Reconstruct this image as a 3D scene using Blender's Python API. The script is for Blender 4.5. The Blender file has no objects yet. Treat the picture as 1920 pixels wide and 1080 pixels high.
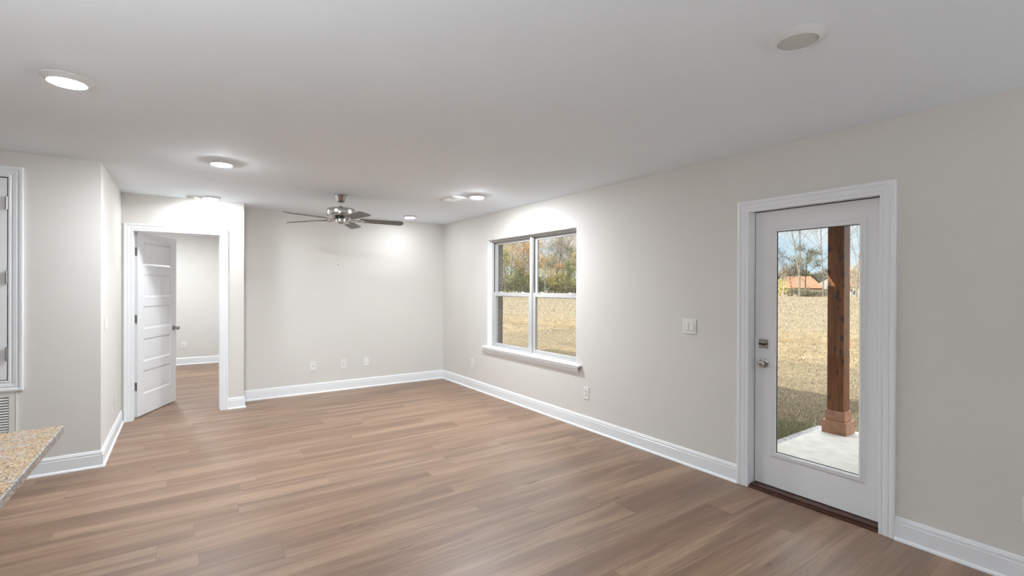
import bpy, math, random
from mathutils import Vector, Matrix
import numpy as np

S = bpy.context.scene
COL = S.collection
PI = math.pi

# ------------------------------------------------------------------ camera, world, sun, exposure
YAW, PITCH, ROLL, EYE, FPX = 0.60434, -0.00192, 0.0033, 1.4492, 890.3
fw = Vector((math.sin(YAW) * math.cos(PITCH), math.cos(YAW) * math.cos(PITCH), math.sin(PITCH)))
rt0 = Vector((math.cos(YAW), -math.sin(YAW), 0)); up0 = rt0.cross(fw)
rt = rt0 * math.cos(ROLL) + up0 * math.sin(ROLL); up = -rt0 * math.sin(ROLL) + up0 * math.cos(ROLL)
cd = bpy.data.cameras.new('camera'); cam = bpy.data.objects.new('camera', cd); COL.objects.link(cam)
cd.sensor_width = 36; cd.lens = FPX / 1920 * 36; cd.clip_start = 0.02; cd.clip_end = 1500
m = Matrix.Identity(4)
for i in range(3):
    m[i][0] = rt[i]; m[i][1] = up[i]; m[i][2] = -fw[i]
m[2][3] = EYE
cam.matrix_world = m
S.camera = cam

S.view_settings.view_transform = 'Standard'; S.view_settings.look = 'None'
S.view_settings.exposure = 0.15; S.view_settings.gamma = 1; S.view_settings.use_curve_mapping = False

W = bpy.data.worlds.new('world'); S.world = W; W.use_nodes = True
nt = W.node_tree; nt.nodes.clear()
N = nt.nodes.new; L = nt.links.new
wo = N('ShaderNodeOutputWorld'); bg = N('ShaderNodeBackground'); tc = N('ShaderNodeTexCoord')
sx = N('ShaderNodeSeparateXYZ'); L(tc.outputs['Generated'], sx.inputs[0])
r1 = N('ShaderNodeValToRGB'); L(sx.outputs['Z'], r1.inputs[0])
r1.color_ramp.elements[0].position = 0.0; r1.color_ramp.elements[0].color = (0.68, 0.85, 0.98, 1)
r1.color_ramp.elements[1].position = 0.6; r1.color_ramp.elements[1].color = (0.50, 0.72, 0.95, 1)
r3 = N('ShaderNodeMapRange'); L(sx.outputs['Z'], r3.inputs[0])      # high sky raised above the strip in view, added to strengthen indoor daylight
r3.inputs[1].default_value = 0.20; r3.inputs[2].default_value = 0.45; r3.inputs[3].default_value = 1.0; r3.inputs[4].default_value = 3.4; L(r3.outputs[0], bg.inputs[1])
mp = N('ShaderNodeMapping'); mp.inputs['Scale'].default_value = (1, 1, 3.5); L(tc.outputs['Generated'], mp.inputs[0])
nz = N('ShaderNodeTexNoise'); nz.inputs['Scale'].default_value = 3.2; nz.inputs['Detail'].default_value = 6; L(mp.outputs[0], nz.inputs['Vector'])
r2 = N('ShaderNodeValToRGB'); L(nz.outputs[0], r2.inputs[0]); r2.color_ramp.elements[0].position = 0.40; r2.color_ramp.elements[1].position = 0.56
mx = N('ShaderNodeMix'); mx.data_type = 'RGBA'; L(r2.outputs[0], mx.inputs[0]); L(r1.outputs[0], mx.inputs[6]); mx.inputs[7].default_value = (0.97, 0.98, 1.0, 1)
hz = N('ShaderNodeMapRange'); L(sx.outputs['Z'], hz.inputs[0]); hz.inputs[1].default_value = 0.18; hz.inputs[2].default_value = 0.40
m2 = N('ShaderNodeMix'); m2.data_type = 'RGBA'; L(hz.outputs[0], m2.inputs[0]); L(mx.outputs[2], m2.inputs[6]); m2.inputs[7].default_value = (0.95, 0.965, 0.985, 1)
L(m2.outputs[2], bg.inputs[0]); L(bg.outputs[0], wo.inputs[0])

SUNDIR = Vector((1, -0.43, -0.74))
sd = bpy.data.lights.new('sun', 'SUN'); sd.energy = 8.5; sd.angle = 0.009; sd.color = (1.0, 0.89, 0.70)
so = bpy.data.objects.new('sun', sd); COL.objects.link(so); so.rotation_euler = SUNDIR.to_track_quat('-Z', 'Y').to_euler()
so.location = (0, 4, 12)

# emission of the lenses in view and of the added fill lights
POW = dict(A=110, A2=850, A3=300, A4=1000, A5=140, B=745, G2=40, B2=150, B3=250)

# ------------------------------------------------------------------ room measures (metres, z=0 floor)
H = 2.44; XR = 3.393; YF = 6.835; YC = 6.497; XB = -0.548; YA = 4.999; XJ = 0.589
YBK = 10.61; TH = 0.14; XE = XR + 0.25; GZ = -0.17; SLZ = -0.12

# ------------------------------------------------------------------ helpers
def at(px, depth, z=0.0):
    v = fw * depth + rt * ((px - 960) / FPX * depth)
    return (v.x, v.y, z)

def tag(o, label=None, cat=None, group=None, kind=None):
    if label: o['label'] = label
    if cat: o['category'] = cat
    if group: o['group'] = group
    if kind: o['kind'] = kind
    return o

def worldloc(o):
    v = Vector((0, 0, 0))
    while o:
        v += o.location; o = o.parent
    return v

def empty(name, loc=(0, 0, 0), label=None, cat=None, group=None, kind=None, rotz=0):
    o = bpy.data.objects.new(name, None); COL.objects.link(o); o.location = loc; o.rotation_euler = (0, 0, rotz)
    o.empty_display_size = 0.1
    return tag(o, label, cat, group, kind)

class MB:
    def __init__(s): s.v = []; s.f = []
    def add(s, vs, fs):
        n = len(s.v); s.v += [tuple(p) for p in vs]; s.f += [tuple(i + n for i in f) for f in fs]; return s
    def box(s, x0, x1, y0, y1, z0, z1):
        if x0 > x1: x0, x1 = x1, x0
        if y0 > y1: y0, y1 = y1, y0
        if z0 > z1: z0, z1 = z1, z0
        return s.add([(x0,y0,z0),(x1,y0,z0),(x1,y1,z0),(x0,y1,z0),(x0,y0,z1),(x1,y0,z1),(x1,y1,z1),(x0,y1,z1)],
              [(0,3,2,1),(4,5,6,7),(0,1,5,4),(1,2,6,5),(2,3,7,6),(3,0,4,7)])
    def lathe(s, prof, seg=32, org=(0,0,0), axis='z', cap=True):
        o = Vector(org); n = len(prof); vs = []
        for i in range(seg):
            a = 2 * PI * i / seg; ca, sa = math.cos(a), math.sin(a)
            for r, h in prof:
                if axis == 'z': p = (r*ca, r*sa, h)
                elif axis == 'x': p = (h, r*ca, r*sa)
                else: p = (r*sa, h, r*ca)
                vs.append((o.x+p[0], o.y+p[1], o.z+p[2]))
        fs = []
        for i in range(seg):
            j = (i+1) % seg
            for k in range(n-1): fs.append((i*n+k, j*n+k, j*n+k+1, i*n+k+1))
        if cap:
            if prof[0][0] > 1e-5: fs.append(tuple(i*n for i in reversed(range(seg))))
            if prof[-1][0] > 1e-5: fs.append(tuple(i*n+n-1 for i in range(seg)))
        return s.add(vs, fs)
    def tube(s, a, b, r0, r1=None, seg=8, cap=True):
        r1 = r0 if r1 is None else r1
        a = Vector(a); b = Vector(b); d = (b-a)
        if d.length < 1e-6: return s
        d.normalize(); t = Vector((0,0,1)) if abs(d.z) < 0.9 else Vector((1,0,0))
        u = d.cross(t).normalized(); w = d.cross(u); vs = []
        for i in range(seg):
            q = 2*PI*i/seg; e = u*math.cos(q) + w*math.sin(q); vs += [a+e*r0, b+e*r1]
        fs = [(2*i, 2*((i+1)%seg), 2*((i+1)%seg)+1, 2*i+1) for i in range(seg)]
        if cap: fs += [tuple(2*i for i in reversed(range(seg))), tuple(2*i+1 for i in range(seg))]
        return s.add(vs, fs)
    def build(s, name, mat, parent=None, smooth=False, bevel=0, local=False):
        off = Vector((0,0,0)) if (local or not parent) else worldloc(parent)
        me = bpy.data.meshes.new(name)
        me.from_pydata([(p[0]-off.x, p[1]-off.y, p[2]-off.z) for p in s.v], [], s.f)
        me.materials.append(mat)
        if smooth:
            for p in me.polygons: p.use_smooth = True
        me.validate(); me.update()
        o = bpy.data.objects.new(name, me); COL.objects.link(o)
        import bmesh
        bm = bmesh.new(); bm.from_mesh(me); bmesh.ops.recalc_face_normals(bm, faces=bm.faces); bm.to_mesh(me); bm.free()
        if smooth:
            try: me.set_sharp_from_angle(angle=math.radians(38))
            except Exception: pass
        if parent: o.parent = parent
        if bevel:
            b = o.modifiers.new('bevel', 'BEVEL'); b.width = bevel; b.segments = 2; b.limit_method = 'ANGLE'; b.angle_limit = math.radians(40)
        return o

def recenter(o):
    """move a top-level mesh's origin to the bottom centre of its bounds"""
    me = o.data; co = np.empty(len(me.vertices)*3); me.vertices.foreach_get('co', co); co = co.reshape(-1, 3)
    c = Vector(((co[:,0].min()+co[:,0].max())/2, (co[:,1].min()+co[:,1].max())/2, co[:,2].min()))
    me.transform(Matrix.Translation(-c)); o.location = c
    return o

def frame_sweep(mb, mapf, a0, a1, b0, b1, prof, closed=True):
    """sweep prof [(outward, protrusion)] round the rectangle a0..a1 x b0..b1 with mitres; open at the bottom when not closed"""
    n = len(prof)
    def ring(sa, sb, a, b, flat=False):
        return [mapf(a + sa*o, (b if flat else b + sb*o), d) for o, d in prof]
    if closed: rings = [ring(-1,-1,a0,b0), ring(-1,1,a0,b1), ring(1,1,a1,b1), ring(1,-1,a1,b0)]
    else: rings = [ring(-1,0,a0,b0,True), ring(-1,1,a0,b1), ring(1,1,a1,b1), ring(1,0,a1,b0,True)]
    vs = [p for r in rings for p in r]; fs = []
    m = 4 if closed else 3
    for i in range(m):
        j = (i+1) % 4
        for k in range(n):
            l = (k+1) % n
            fs.append((i*n+k, i*n+l, j*n+l, j*n+k))
    if not closed: fs += [tuple(range(n)), tuple(3*n+k for k in range(n))]
    mb.add(vs, fs)

# ------------------------------------------------------------------ materials
def newmat(name):
    m = bpy.data.materials.new(name); m.use_nodes = True
    return m, m.node_tree, m.node_tree.nodes['Principled BSDF']

def plain(name, col, rough=0.5, metal=0.0, spec=0.5, noise=0.0, nscale=20.0, bump=0.0, bscale=200.0, coat=0.0):
    m, t, b = newmat(name)
    b.inputs['Base Color'].default_value = (*col, 1); b.inputs['Roughness'].default_value = rough
    b.inputs['Metallic'].default_value = metal; b.inputs['Specular IOR Level'].default_value = spec
    b.inputs['Coat Weight'].default_value = coat
    tc = t.nodes.new('ShaderNodeTexCoord')
    if noise:
        n = t.nodes.new('ShaderNodeTexNoise'); n.inputs['Scale'].default_value = nscale; n.inputs['Detail'].default_value = 4
        t.links.new(tc.outputs['Object'], n.inputs['Vector'])
        r = t.nodes.new('ShaderNodeValToRGB'); t.links.new(n.outputs[0], r.inputs[0])
        r.color_ramp.elements[0].position = 0.3; r.color_ramp.elements[1].position = 0.7
        r.color_ramp.elements[0].color = (*[max(0, c*(1-noise)) for c in col], 1)
        r.color_ramp.elements[1].color = (*[min(1, c*(1+noise)) for c in col], 1)
        t.links.new(r.outputs[0], b.inputs['Base Color'])
    if bump:
        n = t.nodes.new('ShaderNodeTexNoise'); n.inputs['Scale'].default_value = bscale; n.inputs['Detail'].default_value = 2
        t.links.new(tc.outputs['Object'], n.inputs['Vector'])
        bp = t.nodes.new('ShaderNodeBump'); bp.inputs['Strength'].default_value = bump; bp.inputs['Distance'].default_value = 0.002
        t.links.new(n.outputs[0], bp.inputs['Height']); t.links.new(bp.outputs[0], b.inputs['Normal'])
    return m

M = {}
M['wall'] = plain('wall_paint', (0.70, 0.675, 0.635), 0.75, noise=0.015, nscale=1.5, bump=0.08, bscale=260)
M['ceiling'] = plain('ceiling_paint', (0.835, 0.895, 0.95), 0.85, noise=0.012, nscale=1.2, bump=0.08, bscale=180)
M['trim'] = plain('white_trim_paint', (0.84, 0.855, 0.87), 0.32)
M['door'] = plain('white_door_paint', (0.85, 0.855, 0.86), 0.38)
M['vinyl'] = plain('white_vinyl', (0.50, 0.49, 0.475), 0.4)
M['plate'] = plain('white_plastic', (0.80, 0.79, 0.76), 0.35)
M['lamptrim'] = plain('white_lamp_trim', (0.68, 0.68, 0.68), 0.4)
M['dark'] = plain('dark_gap', (0.015, 0.015, 0.015), 0.8)
M['nickel'] = plain('brushed_nickel', (0.50, 0.485, 0.46), 0.24, metal=1.0, noise=0.08, nscale=60)
M['darkmetal'] = plain('dark_metal', (0.05, 0.05, 0.05), 0.4, metal=1.0)
M['cabinet'] = plain('cabinet_paint', (0.75, 0.75, 0.74), 0.45)
M['seal'] = plain('dark_weatherstrip', (0.02, 0.02, 0.022), 0.7)
M['concrete'] = plain('concrete', (0.62, 0.60, 0.57), 0.85, noise=0.12, nscale=7, bump=0.3, bscale=60)
M['footing'] = plain('rough_footing', (0.36, 0.36, 0.37), 0.9, noise=0.35, nscale=25, bump=0.8, bscale=40)
M['soffit'] = plain('soffit', (0.7, 0.7, 0.68), 0.7)
M['shingle'] = plain('shingles', (0.12, 0.11, 0.10), 0.9, noise=0.3, nscale=8)
M['threshold'] = plain('dark_stained_oak', (0.060, 0.020, 0.009), 0.35, noise=0.45, nscale=30)
M['rubble'] = plain('pale_cap', (0.7, 0.7, 0.7), 0.4)

def emis(name, col, st):
    m, t, b = newmat(name)
    b.inputs['Base Color'].default_value = (0.8, 0.8, 0.8, 1); b.inputs['Emission Color'].default_value = (*col, 1); b.inputs['Emission Strength'].default_value = st
    return m
LC = (0.90, 0.965, 1.02)
for k_ in POW: M[k_] = emis('lit_' + k_, LC, POW[k_])
M['lens_off'] = plain('unlit_lens', (0.55, 0.56, 0.53), 0.22, spec=0.8)

def glass():
    m = bpy.data.materials.new('window_glass'); m.use_nodes = True; t = m.node_tree; t.nodes.clear()
    o = t.nodes.new('ShaderNodeOutputMaterial'); mx = t.nodes.new('ShaderNodeMixShader')
    a = t.nodes.new('ShaderNodeBsdfTransparent'); a.inputs[0].default_value = (0.95, 0.97, 0.96, 1)
    g = t.nodes.new('ShaderNodeBsdfGlossy'); g.inputs['Roughness'].default_value = 0.0
    f = t.nodes.new('ShaderNodeLayerWeight'); f.inputs['Blend'].default_value = 0.5
    p = t.nodes.new('ShaderNodeMath'); p.operation = 'POWER'; t.links.new(f.outputs['Facing'], p.inputs[0]); p.inputs[1].default_value = 5
    q = t.nodes.new('ShaderNodeMath'); q.operation = 'MULTIPLY_ADD'; t.links.new(p.outputs[0], q.inputs[0]); q.inputs[1].default_value = 0.9; q.inputs[2].default_value = 0.04
    t.links.new(q.outputs[0], mx.inputs[0]); t.links.new(a.outputs[0], mx.inputs[1]); t.links.new(g.outputs[0], mx.inputs[2]); t.links.new(mx.outputs[0], o.inputs[0])
    return m
M['glass'] = glass()

def nodekit(t):
    def math_(op, a, b=None, c=None):
        n = t.nodes.new('ShaderNodeMath'); n.operation = op
        for i, v in enumerate((a, b, c)):
            if v is None: continue
            if isinstance(v, (int, float)): n.inputs[i].default_value = v
            else: t.links.new(v, n.inputs[i])
        return n.outputs[0]
    def comb(x, y, z):
        n = t.nodes.new('ShaderNodeCombineXYZ')
        for i, v in enumerate((x, y, z)):
            if isinstance(v, (int, float)): n.inputs[i].default_value = v
            else: t.links.new(v, n.inputs[i])
        return n.outputs[0]
    def mixc(f, a, b, mode='MIX'):
        n = t.nodes.new('ShaderNodeMix'); n.data_type = 'RGBA'; n.blend_type = mode
        for i, v in ((0, f), (6, a), (7, b)):
            if isinstance(v, (int, float)): n.inputs[i].default_value = v
            elif isinstance(v, tuple): n.inputs[i].default_value = (*v, 1)
            else: t.links.new(v, n.inputs[i])
        return n.outputs[2]
    def ramp(f, stops, interp='LINEAR'):
        n = t.nodes.new('ShaderNodeValToRGB'); t.links.new(f, n.inputs[0]); e = n.color_ramp.elements; n.color_ramp.interpolation = interp
        while len(e) < len(stops): e.new(0.5)
        for i, (p, c) in enumerate(stops):
            e[i].position = p; e[i].color = (*c, 1) if len(c) == 3 else c
        return n.outputs[0]
    def noise(vec, scale, detail=3, rough=0.5, dist=0.0):
        n = t.nodes.new('ShaderNodeTexNoise'); n.inputs['Scale'].default_value = scale; n.inputs['Detail'].default_value = detail
        n.inputs['Roughness'].default_value = rough; n.inputs['Distortion'].default_value = dist
        t.links.new(vec, n.inputs['Vector']); return n.outputs[0]
    return math_, comb, mixc, ramp, noise

def plank_floor():
    m, t, b = newmat('plank_floor'); mt, comb, mixc, ramp, noise = nodekit(t)
    tc = t.nodes.new('ShaderNodeTexCoord'); s = t.nodes.new('ShaderNodeSeparateXYZ'); t.links.new(tc.outputs['Object'], s.inputs[0])
    X, Y = s.outputs[0], s.outputs[1]
    PW, PL = 0.1778, 1.52
    v = mt('DIVIDE', mt('SUBTRACT', Y, 4.190 - 40*PW), PW)
    row = mt('FLOOR', v); fv = mt('FRACT', v)
    wn = t.nodes.new('ShaderNodeTexWhiteNoise'); wn.noise_dimensions = '1D'; t.links.new(row, wn.inputs['W'])
    u = mt('ADD', mt('DIVIDE', X, PL), mt('MULTIPLY', wn.outputs['Value'], 7.31))
    colx = mt('FLOOR', u); fu = mt('FRACT', u)
    w2 = t.nodes.new('ShaderNodeTexWhiteNoise'); w2.noise_dimensions = '3D'; t.links.new(comb(row, colx, 3.0), w2.inputs['Vector'])
    rnd = w2.outputs['Value']; w3 = t.nodes.new('ShaderNodeTexWhiteNoise'); w3.noise_dimensions = '3D'; t.links.new(comb(colx, row, 9.0), w3.inputs['Vector'])
    rnd2 = w3.outputs['Value']
    off = mt('MULTIPLY', rnd, 57.0)
    gv = comb(mt('ADD', X, off), mt('MULTIPLY', Y, 1.0), off)
    def stretch(sx, sy):
        return comb(mt('MULTIPLY', mt('ADD', X, off), sx), mt('MULTIPLY', mt('ADD', Y, rnd2), sy), off)
    broad = noise(stretch(0.75, 10.0), 1.0, 3, 0.55, 0.15)      # broad streaks
    grain = noise(stretch(2.2, 70.0), 1.0, 5, 0.65, 0.1)     # fine grain
    fine = noise(stretch(14.0, 330.0), 1.0, 3, 0.6)
    knot = noise(stretch(3.5, 22.0), 1.0, 3, 0.6, 0.8)
    base = ramp(rnd, [(0.0, (0.300, 0.190, 0.128)), (0.35, (0.365, 0.240, 0.165)), (0.7, (0.410, 0.280, 0.200)), (1.0, (0.335, 0.235, 0.172))])
    c = mixc(ramp(broad, [(0.34, (0.80,)*3), (0.58, (0,)*3)]), base, (0.200, 0.134, 0.097))
    c = mixc(mt('MULTIPLY', ramp(broad, [(0.5, (0,)*3), (0.75, (1,)*3)]), 0.5), c, (0.52, 0.385, 0.285))
    c = mixc(mt('MULTIPLY', ramp(grain, [(0.35, (1,)*3), (0.55, (0,)*3)]), 0.42), c, (0.17, 0.105, 0.075))
    c = mixc(mt('MULTIPLY', ramp(fine, [(0.35, (1,)*3), (0.6, (0,)*3)]), 0.22), c, (0.20, 0.125, 0.088))
    c = mixc(mt('MULTIPLY', ramp(knot, [(0.66, (0,)*3), (0.76, (1,)*3)]), 0.75), c, (0.12, 0.070, 0.048))
    ev = mt('MINIMUM', fv, mt('SUBTRACT', 1.0, fv)); eu = mt('MULTIPLY', mt('MINIMUM', fu, mt('SUBTRACT', 1.0, fu)), PL/PW)
    e = mt('MINIMUM', ev, eu)
    seam = ramp(e, [(0.0, (1,)*3), (0.014, (0,)*3)])
    c = mixc(mt('MULTIPLY', seam, 0.30), c, (0.09, 0.055, 0.04))
    c = mixc(1.0, c, (0.86, 0.80, 0.735), 'MULTIPLY')
    t.links.new(c, b.inputs['Base Color'])
    t.links.new(ramp(grain, [(0.2, (0.36,)*3), (0.8, (0.46,)*3)]), b.inputs['Roughness'])
    b.inputs['Specular IOR Level'].default_value = 0.5
    bp = t.nodes.new('ShaderNodeBump'); bp.inputs['Strength'].default_value = 0.12; bp.inputs['Distance'].default_value = 0.001
    t.links.new(mt('SUBTRACT', grain, seam), bp.inputs['Height']); t.links.new(bp.outputs[0], b.inputs['Normal'])
    return m
M['floor'] = plank_floor()

def granite():
    m, t, b = newmat('granite'); mt, comb, mixc, ramp, noise = nodekit(t)
    tc = t.nodes.new('ShaderNodeTexCoord'); v = tc.outputs['Object']
    n1 = noise(v, 60, 5, 0.7, 0.4); n2 = noise(v, 130, 3, 0.6, 0.5); n3 = noise(v, 22, 4, 0.6); n4 = noise(v, 90, 4, 0.7)
    c = ramp(n1, [(0.30, (0.42, 0.24, 0.12)), (0.46, (0.66, 0.43, 0.22)), (0.60, (0.76, 0.56, 0.34)), (0.75, (0.82, 0.72, 0.56))])
    c = mixc(ramp(n3, [(0.48, (0,)*3), (0.66, (0.55,)*3)]), c, (0.55, 0.53, 0.50))
    c = mixc(ramp(n2, [(0.40, (0.95,)*3), (0.46, (0,)*3)]), c, (0.035, 0.022, 0.018))
    c = mixc(ramp(n4, [(0.64, (0,)*3), (0.72, (0.8,)*3)]), c, (0.30, 0.29, 0.30))
    t.links.new(c, b.inputs['Base Color']); b.inputs['Roughness'].default_value = 0.12
    return m
M['granite'] = granite()

def granite_edge_lit():  # window light on the polished edge put into the grey-white colour
    m, t, b = newmat('granite_edge'); mt, comb, mixc, ramp, noise = nodekit(t)
    tc = t.nodes.new('ShaderNodeTexCoord'); v = tc.outputs['Object']
    n1 = noise(v, 60, 5, 0.7, 0.4); n2 = noise(v, 130, 3, 0.6, 0.5)
    c = ramp(n1, [(0.32, (0.30, 0.29, 0.30)), (0.5, (0.52, 0.51, 0.50)), (0.68, (0.74, 0.72, 0.68))])
    c = mixc(ramp(n2, [(0.38, (0.9,)*3), (0.46, (0,)*3)]), c, (0.06, 0.055, 0.06))
    t.links.new(c, b.inputs['Base Color']); b.inputs['Roughness'].default_value = 0.2
    return m
M['granite_edge'] = granite_edge_lit()

def brick():
    m, t, b = newmat('brick'); mt, comb, mixc, ramp, noise = nodekit(t)
    tc = t.nodes.new('ShaderNodeTexCoord'); s = t.nodes.new('ShaderNodeSeparateXYZ'); t.links.new(tc.outputs['Object'], s.inputs[0])
    bt = t.nodes.new('ShaderNodeTexBrick'); t.links.new(comb(mt('ADD', s.outputs[0], s.outputs[1]), s.outputs[2], 0.0), bt.inputs['Vector'])
    bt.inputs['Scale'].default_value = 1.0; bt.inputs['Brick Width'].default_value = 0.2; bt.inputs['Row Height'].default_value = 0.075
    bt.inputs['Mortar Size'].default_value = 0.006
    bt.inputs['Color1'].default_value = (0.17, 0.12, 0.09, 1); bt.inputs['Color2'].default_value = (0.13, 0.10, 0.085, 1); bt.inputs['Mortar'].default_value = (0.20, 0.18, 0.16, 1)
    c = mixc(ramp(noise(tc.outputs['Object'], 45, 4, 0.6), [(0.4, (0.6,)*3), (0.6, (0,)*3)]), bt.outputs['Color'], (0.10, 0.08, 0.07))
    t.links.new(c, b.inputs['Base Color']); b.inputs['Roughness'].default_value = 0.9
    return m
M['brick'] = brick()

def cedar():
    m, t, b = newmat('cedar_post'); mt, comb, mixc, ramp, noise = nodekit(t)
    tc = t.nodes.new('ShaderNodeTexCoord'); mpn = t.nodes.new('ShaderNodeMapping'); mpn.inputs['Scale'].default_value = (14, 14, 1.2)
    t.links.new(tc.outputs['Object'], mpn.inputs[0]); n = noise(mpn.outputs[0], 2.2, 5, 0.6, 1.2)
    c = ramp(n, [(0.25, (0.075, 0.032, 0.020)), (0.5, (0.185, 0.068, 0.028)), (0.75, (0.32, 0.115, 0.036))])
    m2 = t.nodes.new('ShaderNodeMapping'); m2.inputs['Scale'].default_value = (9, 9, 4.6); t.links.new(tc.outputs['Object'], m2.inputs[0])
    k = t.nodes.new('ShaderNodeTexVoronoi'); k.inputs['Scale'].default_value = 1.6; t.links.new(m2.outputs[0], k.inputs['Vector'])
    c = mixc(ramp(k.outputs['Distance'], [(0.0, (0.95,)*3), (0.20, (0.7,)*3), (0.30, (0,)*3)]), c, (0.020, 0.018, 0.022))
    t.links.new(c, b.inputs['Base Color']); b.inputs['Roughness'].default_value = 0.42
    return m
M['cedar'] = cedar()
M['cedar_base'] = plain('cedar_plinth', (0.42, 0.215, 0.135), 0.6, noise=0.25, nscale=12)

OUT = 0.44
DL0 = Vector((16.0, 6.5)); DLD = Vector((-3.1, 12.0)).normalized(); DLN = Vector((DLD.y, -DLD.x))   # the drainage dip in the field
def field_mat():
    m, t, b = newmat('dormant_field'); mt, comb, mixc, ramp, noise = nodekit(t)
    tc = t.nodes.new('ShaderNodeTexCoord'); v = tc.outputs['Object']; s = t.nodes.new('ShaderNodeSeparateXYZ'); t.links.new(v, s.inputs[0])
    n1 = noise(v, 0.35, 5, 0.6); n2 = noise(v, 9, 5, 0.7); n3 = noise(v, 2.0, 4, 0.7)
    c = ramp(n1, [(0.3, (0.50, 0.360, 0.205)), (0.5, (0.60, 0.455, 0.275)), (0.7, (0.64, 0.50, 0.33))])
    c = mixc(ramp(n2, [(0.34, (0.75,)*3), (0.52, (0,)*3)]), c, (0.26, 0.185, 0.10))
    c = mixc(ramp(n2, [(0.52, (0,)*3), (0.7, (0.6,)*3)]), c, (0.72, 0.60, 0.40))
    c = mixc(ramp(n3, [(0.56, (0,)*3), (0.72, (0.45,)*3)]), c, (0.36, 0.36, 0.17))
    n5 = noise(v, 1.1, 6, 0.75); n6 = noise(v, 30, 3, 0.7)
    c = mixc(ramp(n5, [(0.36, (0.55,)*3), (0.48, (0,)*3)]), c, (0.27, 0.20, 0.12))
    c = mixc(ramp(n6, [(0.36, (0.5,)*3), (0.5, (0,)*3)]), c, (0.24, 0.18, 0.11))
    sd_ = mt('ADD', mt('MULTIPLY', mt('SUBTRACT', s.outputs[0], DL0.x), DLN.x), mt('MULTIPLY', mt('SUBTRACT', s.outputs[1], DL0.y), DLN.y))
    far = ramp(mt('MULTIPLY', sd_, 0.02), [(0.0, (0,)*3), (0.12, (0.55,)*3)])
    c = mixc(far, c, (0.50, 0.425, 0.32))
    band = mt('SUBTRACT', 1.0, mt('MINIMUM', mt('ABSOLUTE', mt('MULTIPLY', sd_, 1.1)), 1.0))
    c = mixc(mt('MULTIPLY', band, 0.6), c, (0.30, 0.20, 0.10))
    c = mixc(1.0, c, (OUT, OUT, OUT), 'MULTIPLY')
    t.links.new(c, b.inputs['Base Color']); b.inputs['Roughness'].default_value = 1.0; b.inputs['Specular IOR Level'].default_value = 0.1
    bp = t.nodes.new('ShaderNodeBump'); bp.inputs['Strength'].default_value = 0.5; bp.inputs['Distance'].default_value = 0.05
    t.links.new(n2, bp.inputs['Height']); t.links.new(bp.outputs[0], b.inputs['Normal'])
    return m
M['field'] = field_mat()

def island(name, stops, rough=0.8, gain=1.1):
    m, t, b = newmat(name); mt, comb, mixc, ramp, noise = nodekit(t)
    g = t.nodes.new('ShaderNodeNewGeometry')
    stops = [(p, tuple(min(0.9, q*OUT*gain) for q in c)) for p, c in stops]
    t.links.new(ramp(g.outputs['Random Per Island'], stops), b.inputs['Base Color'])
    b.inputs['Roughness'].default_value = rough; b.inputs['Specular IOR Level'].default_value = 0.2
    return m
M['grass'] = island('grass_blades', [(0.0, (0.24, 0.20, 0.15)), (0.30, (0.50, 0.43, 0.33)), (0.7, (0.70, 0.62, 0.49)), (0.85, (0.36, 0.38, 0.25)), (1.0, (0.84, 0.80, 0.72))])
M['grass_green'] = island('green_grass_blades', [(0.0, (0.22, 0.28, 0.10)), (0.4, (0.42, 0.48, 0.22)), (0.75, (0.66, 0.62, 0.42)), (1.0, (0.78, 0.74, 0.62))], gain=1.3)
M['leaf_yellowgreen'] = island('yellow_green_leaves', [(0.0, (0.22, 0.25, 0.07)), (0.4, (0.52, 0.50, 0.16)), (0.8, (0.78, 0.68, 0.28)), (1.0, (0.80, 0.62, 0.36))], gain=2.0)
M['leaf_orange'] = island('orange_leaves', [(0.0, (0.42, 0.16, 0.05)), (0.4, (0.72, 0.34, 0.10)), (0.8, (0.86, 0.52, 0.22)), (1.0, (0.84, 0.62, 0.42))], gain=2.0)
M['leaf_green'] = island('olive_green_leaves', [(0.0, (0.07, 0.10, 0.04)), (0.5, (0.20, 0.24, 0.09)), (0.85, (0.36, 0.38, 0.17)), (1.0, (0.5, 0.46, 0.25))], gain=2.0)
M['leaf_brush'] = island('grey_tan_brush', [(0.0, (0.14, 0.13, 0.09)), (0.5, (0.36, 0.32, 0.22)), (1.0, (0.62, 0.56, 0.44))], gain=1.1)
M['leaf_pine'] = island('dark_pine_needles', [(0.0, (0.06, 0.07, 0.05)), (0.5, (0.20, 0.20, 0.13)), (0.85, (0.36, 0.33, 0.24)), (1.0, (0.5, 0.46, 0.36))], gain=1.3)
M['leaf_tan'] = island('tan_dry_leaves', [(0.0, (0.24, 0.17, 0.11)), (0.5, (0.50, 0.38, 0.26)), (1.0, (0.70, 0.56, 0.42))], gain=2.0)
M['bark'] = plain('grey_bark', (0.180, 0.160, 0.140), 0.9, noise=0.4, nscale=3)
M['bark_dark'] = plain('dark_bark', (0.080, 0.065, 0.055), 0.9, noise=0.4, nscale=3)
M['bark_white'] = plain('pale_bark', (0.360, 0.330, 0.290), 0.9, noise=0.3, nscale=2)
M['housewall'] = plain('pale_siding', (0.370, 0.340, 0.300), 0.8)
M['housebrick'] = plain('tan_brick_wall', (0.250, 0.165, 0.120), 0.9, noise=0.2, nscale=2)
M['roof_brown'] = plain('orange_brown_roof', (0.215, 0.115, 0.070), 0.9, noise=0.2, nscale=1.5)
M['roof_grey'] = plain('grey_roof', (0.180, 0.170, 0.155), 0.9, noise=0.15, nscale=1.5)
M['pane_dark'] = plain('dark_window_pane', (0.05, 0.06, 0.07), 0.1)

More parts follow.
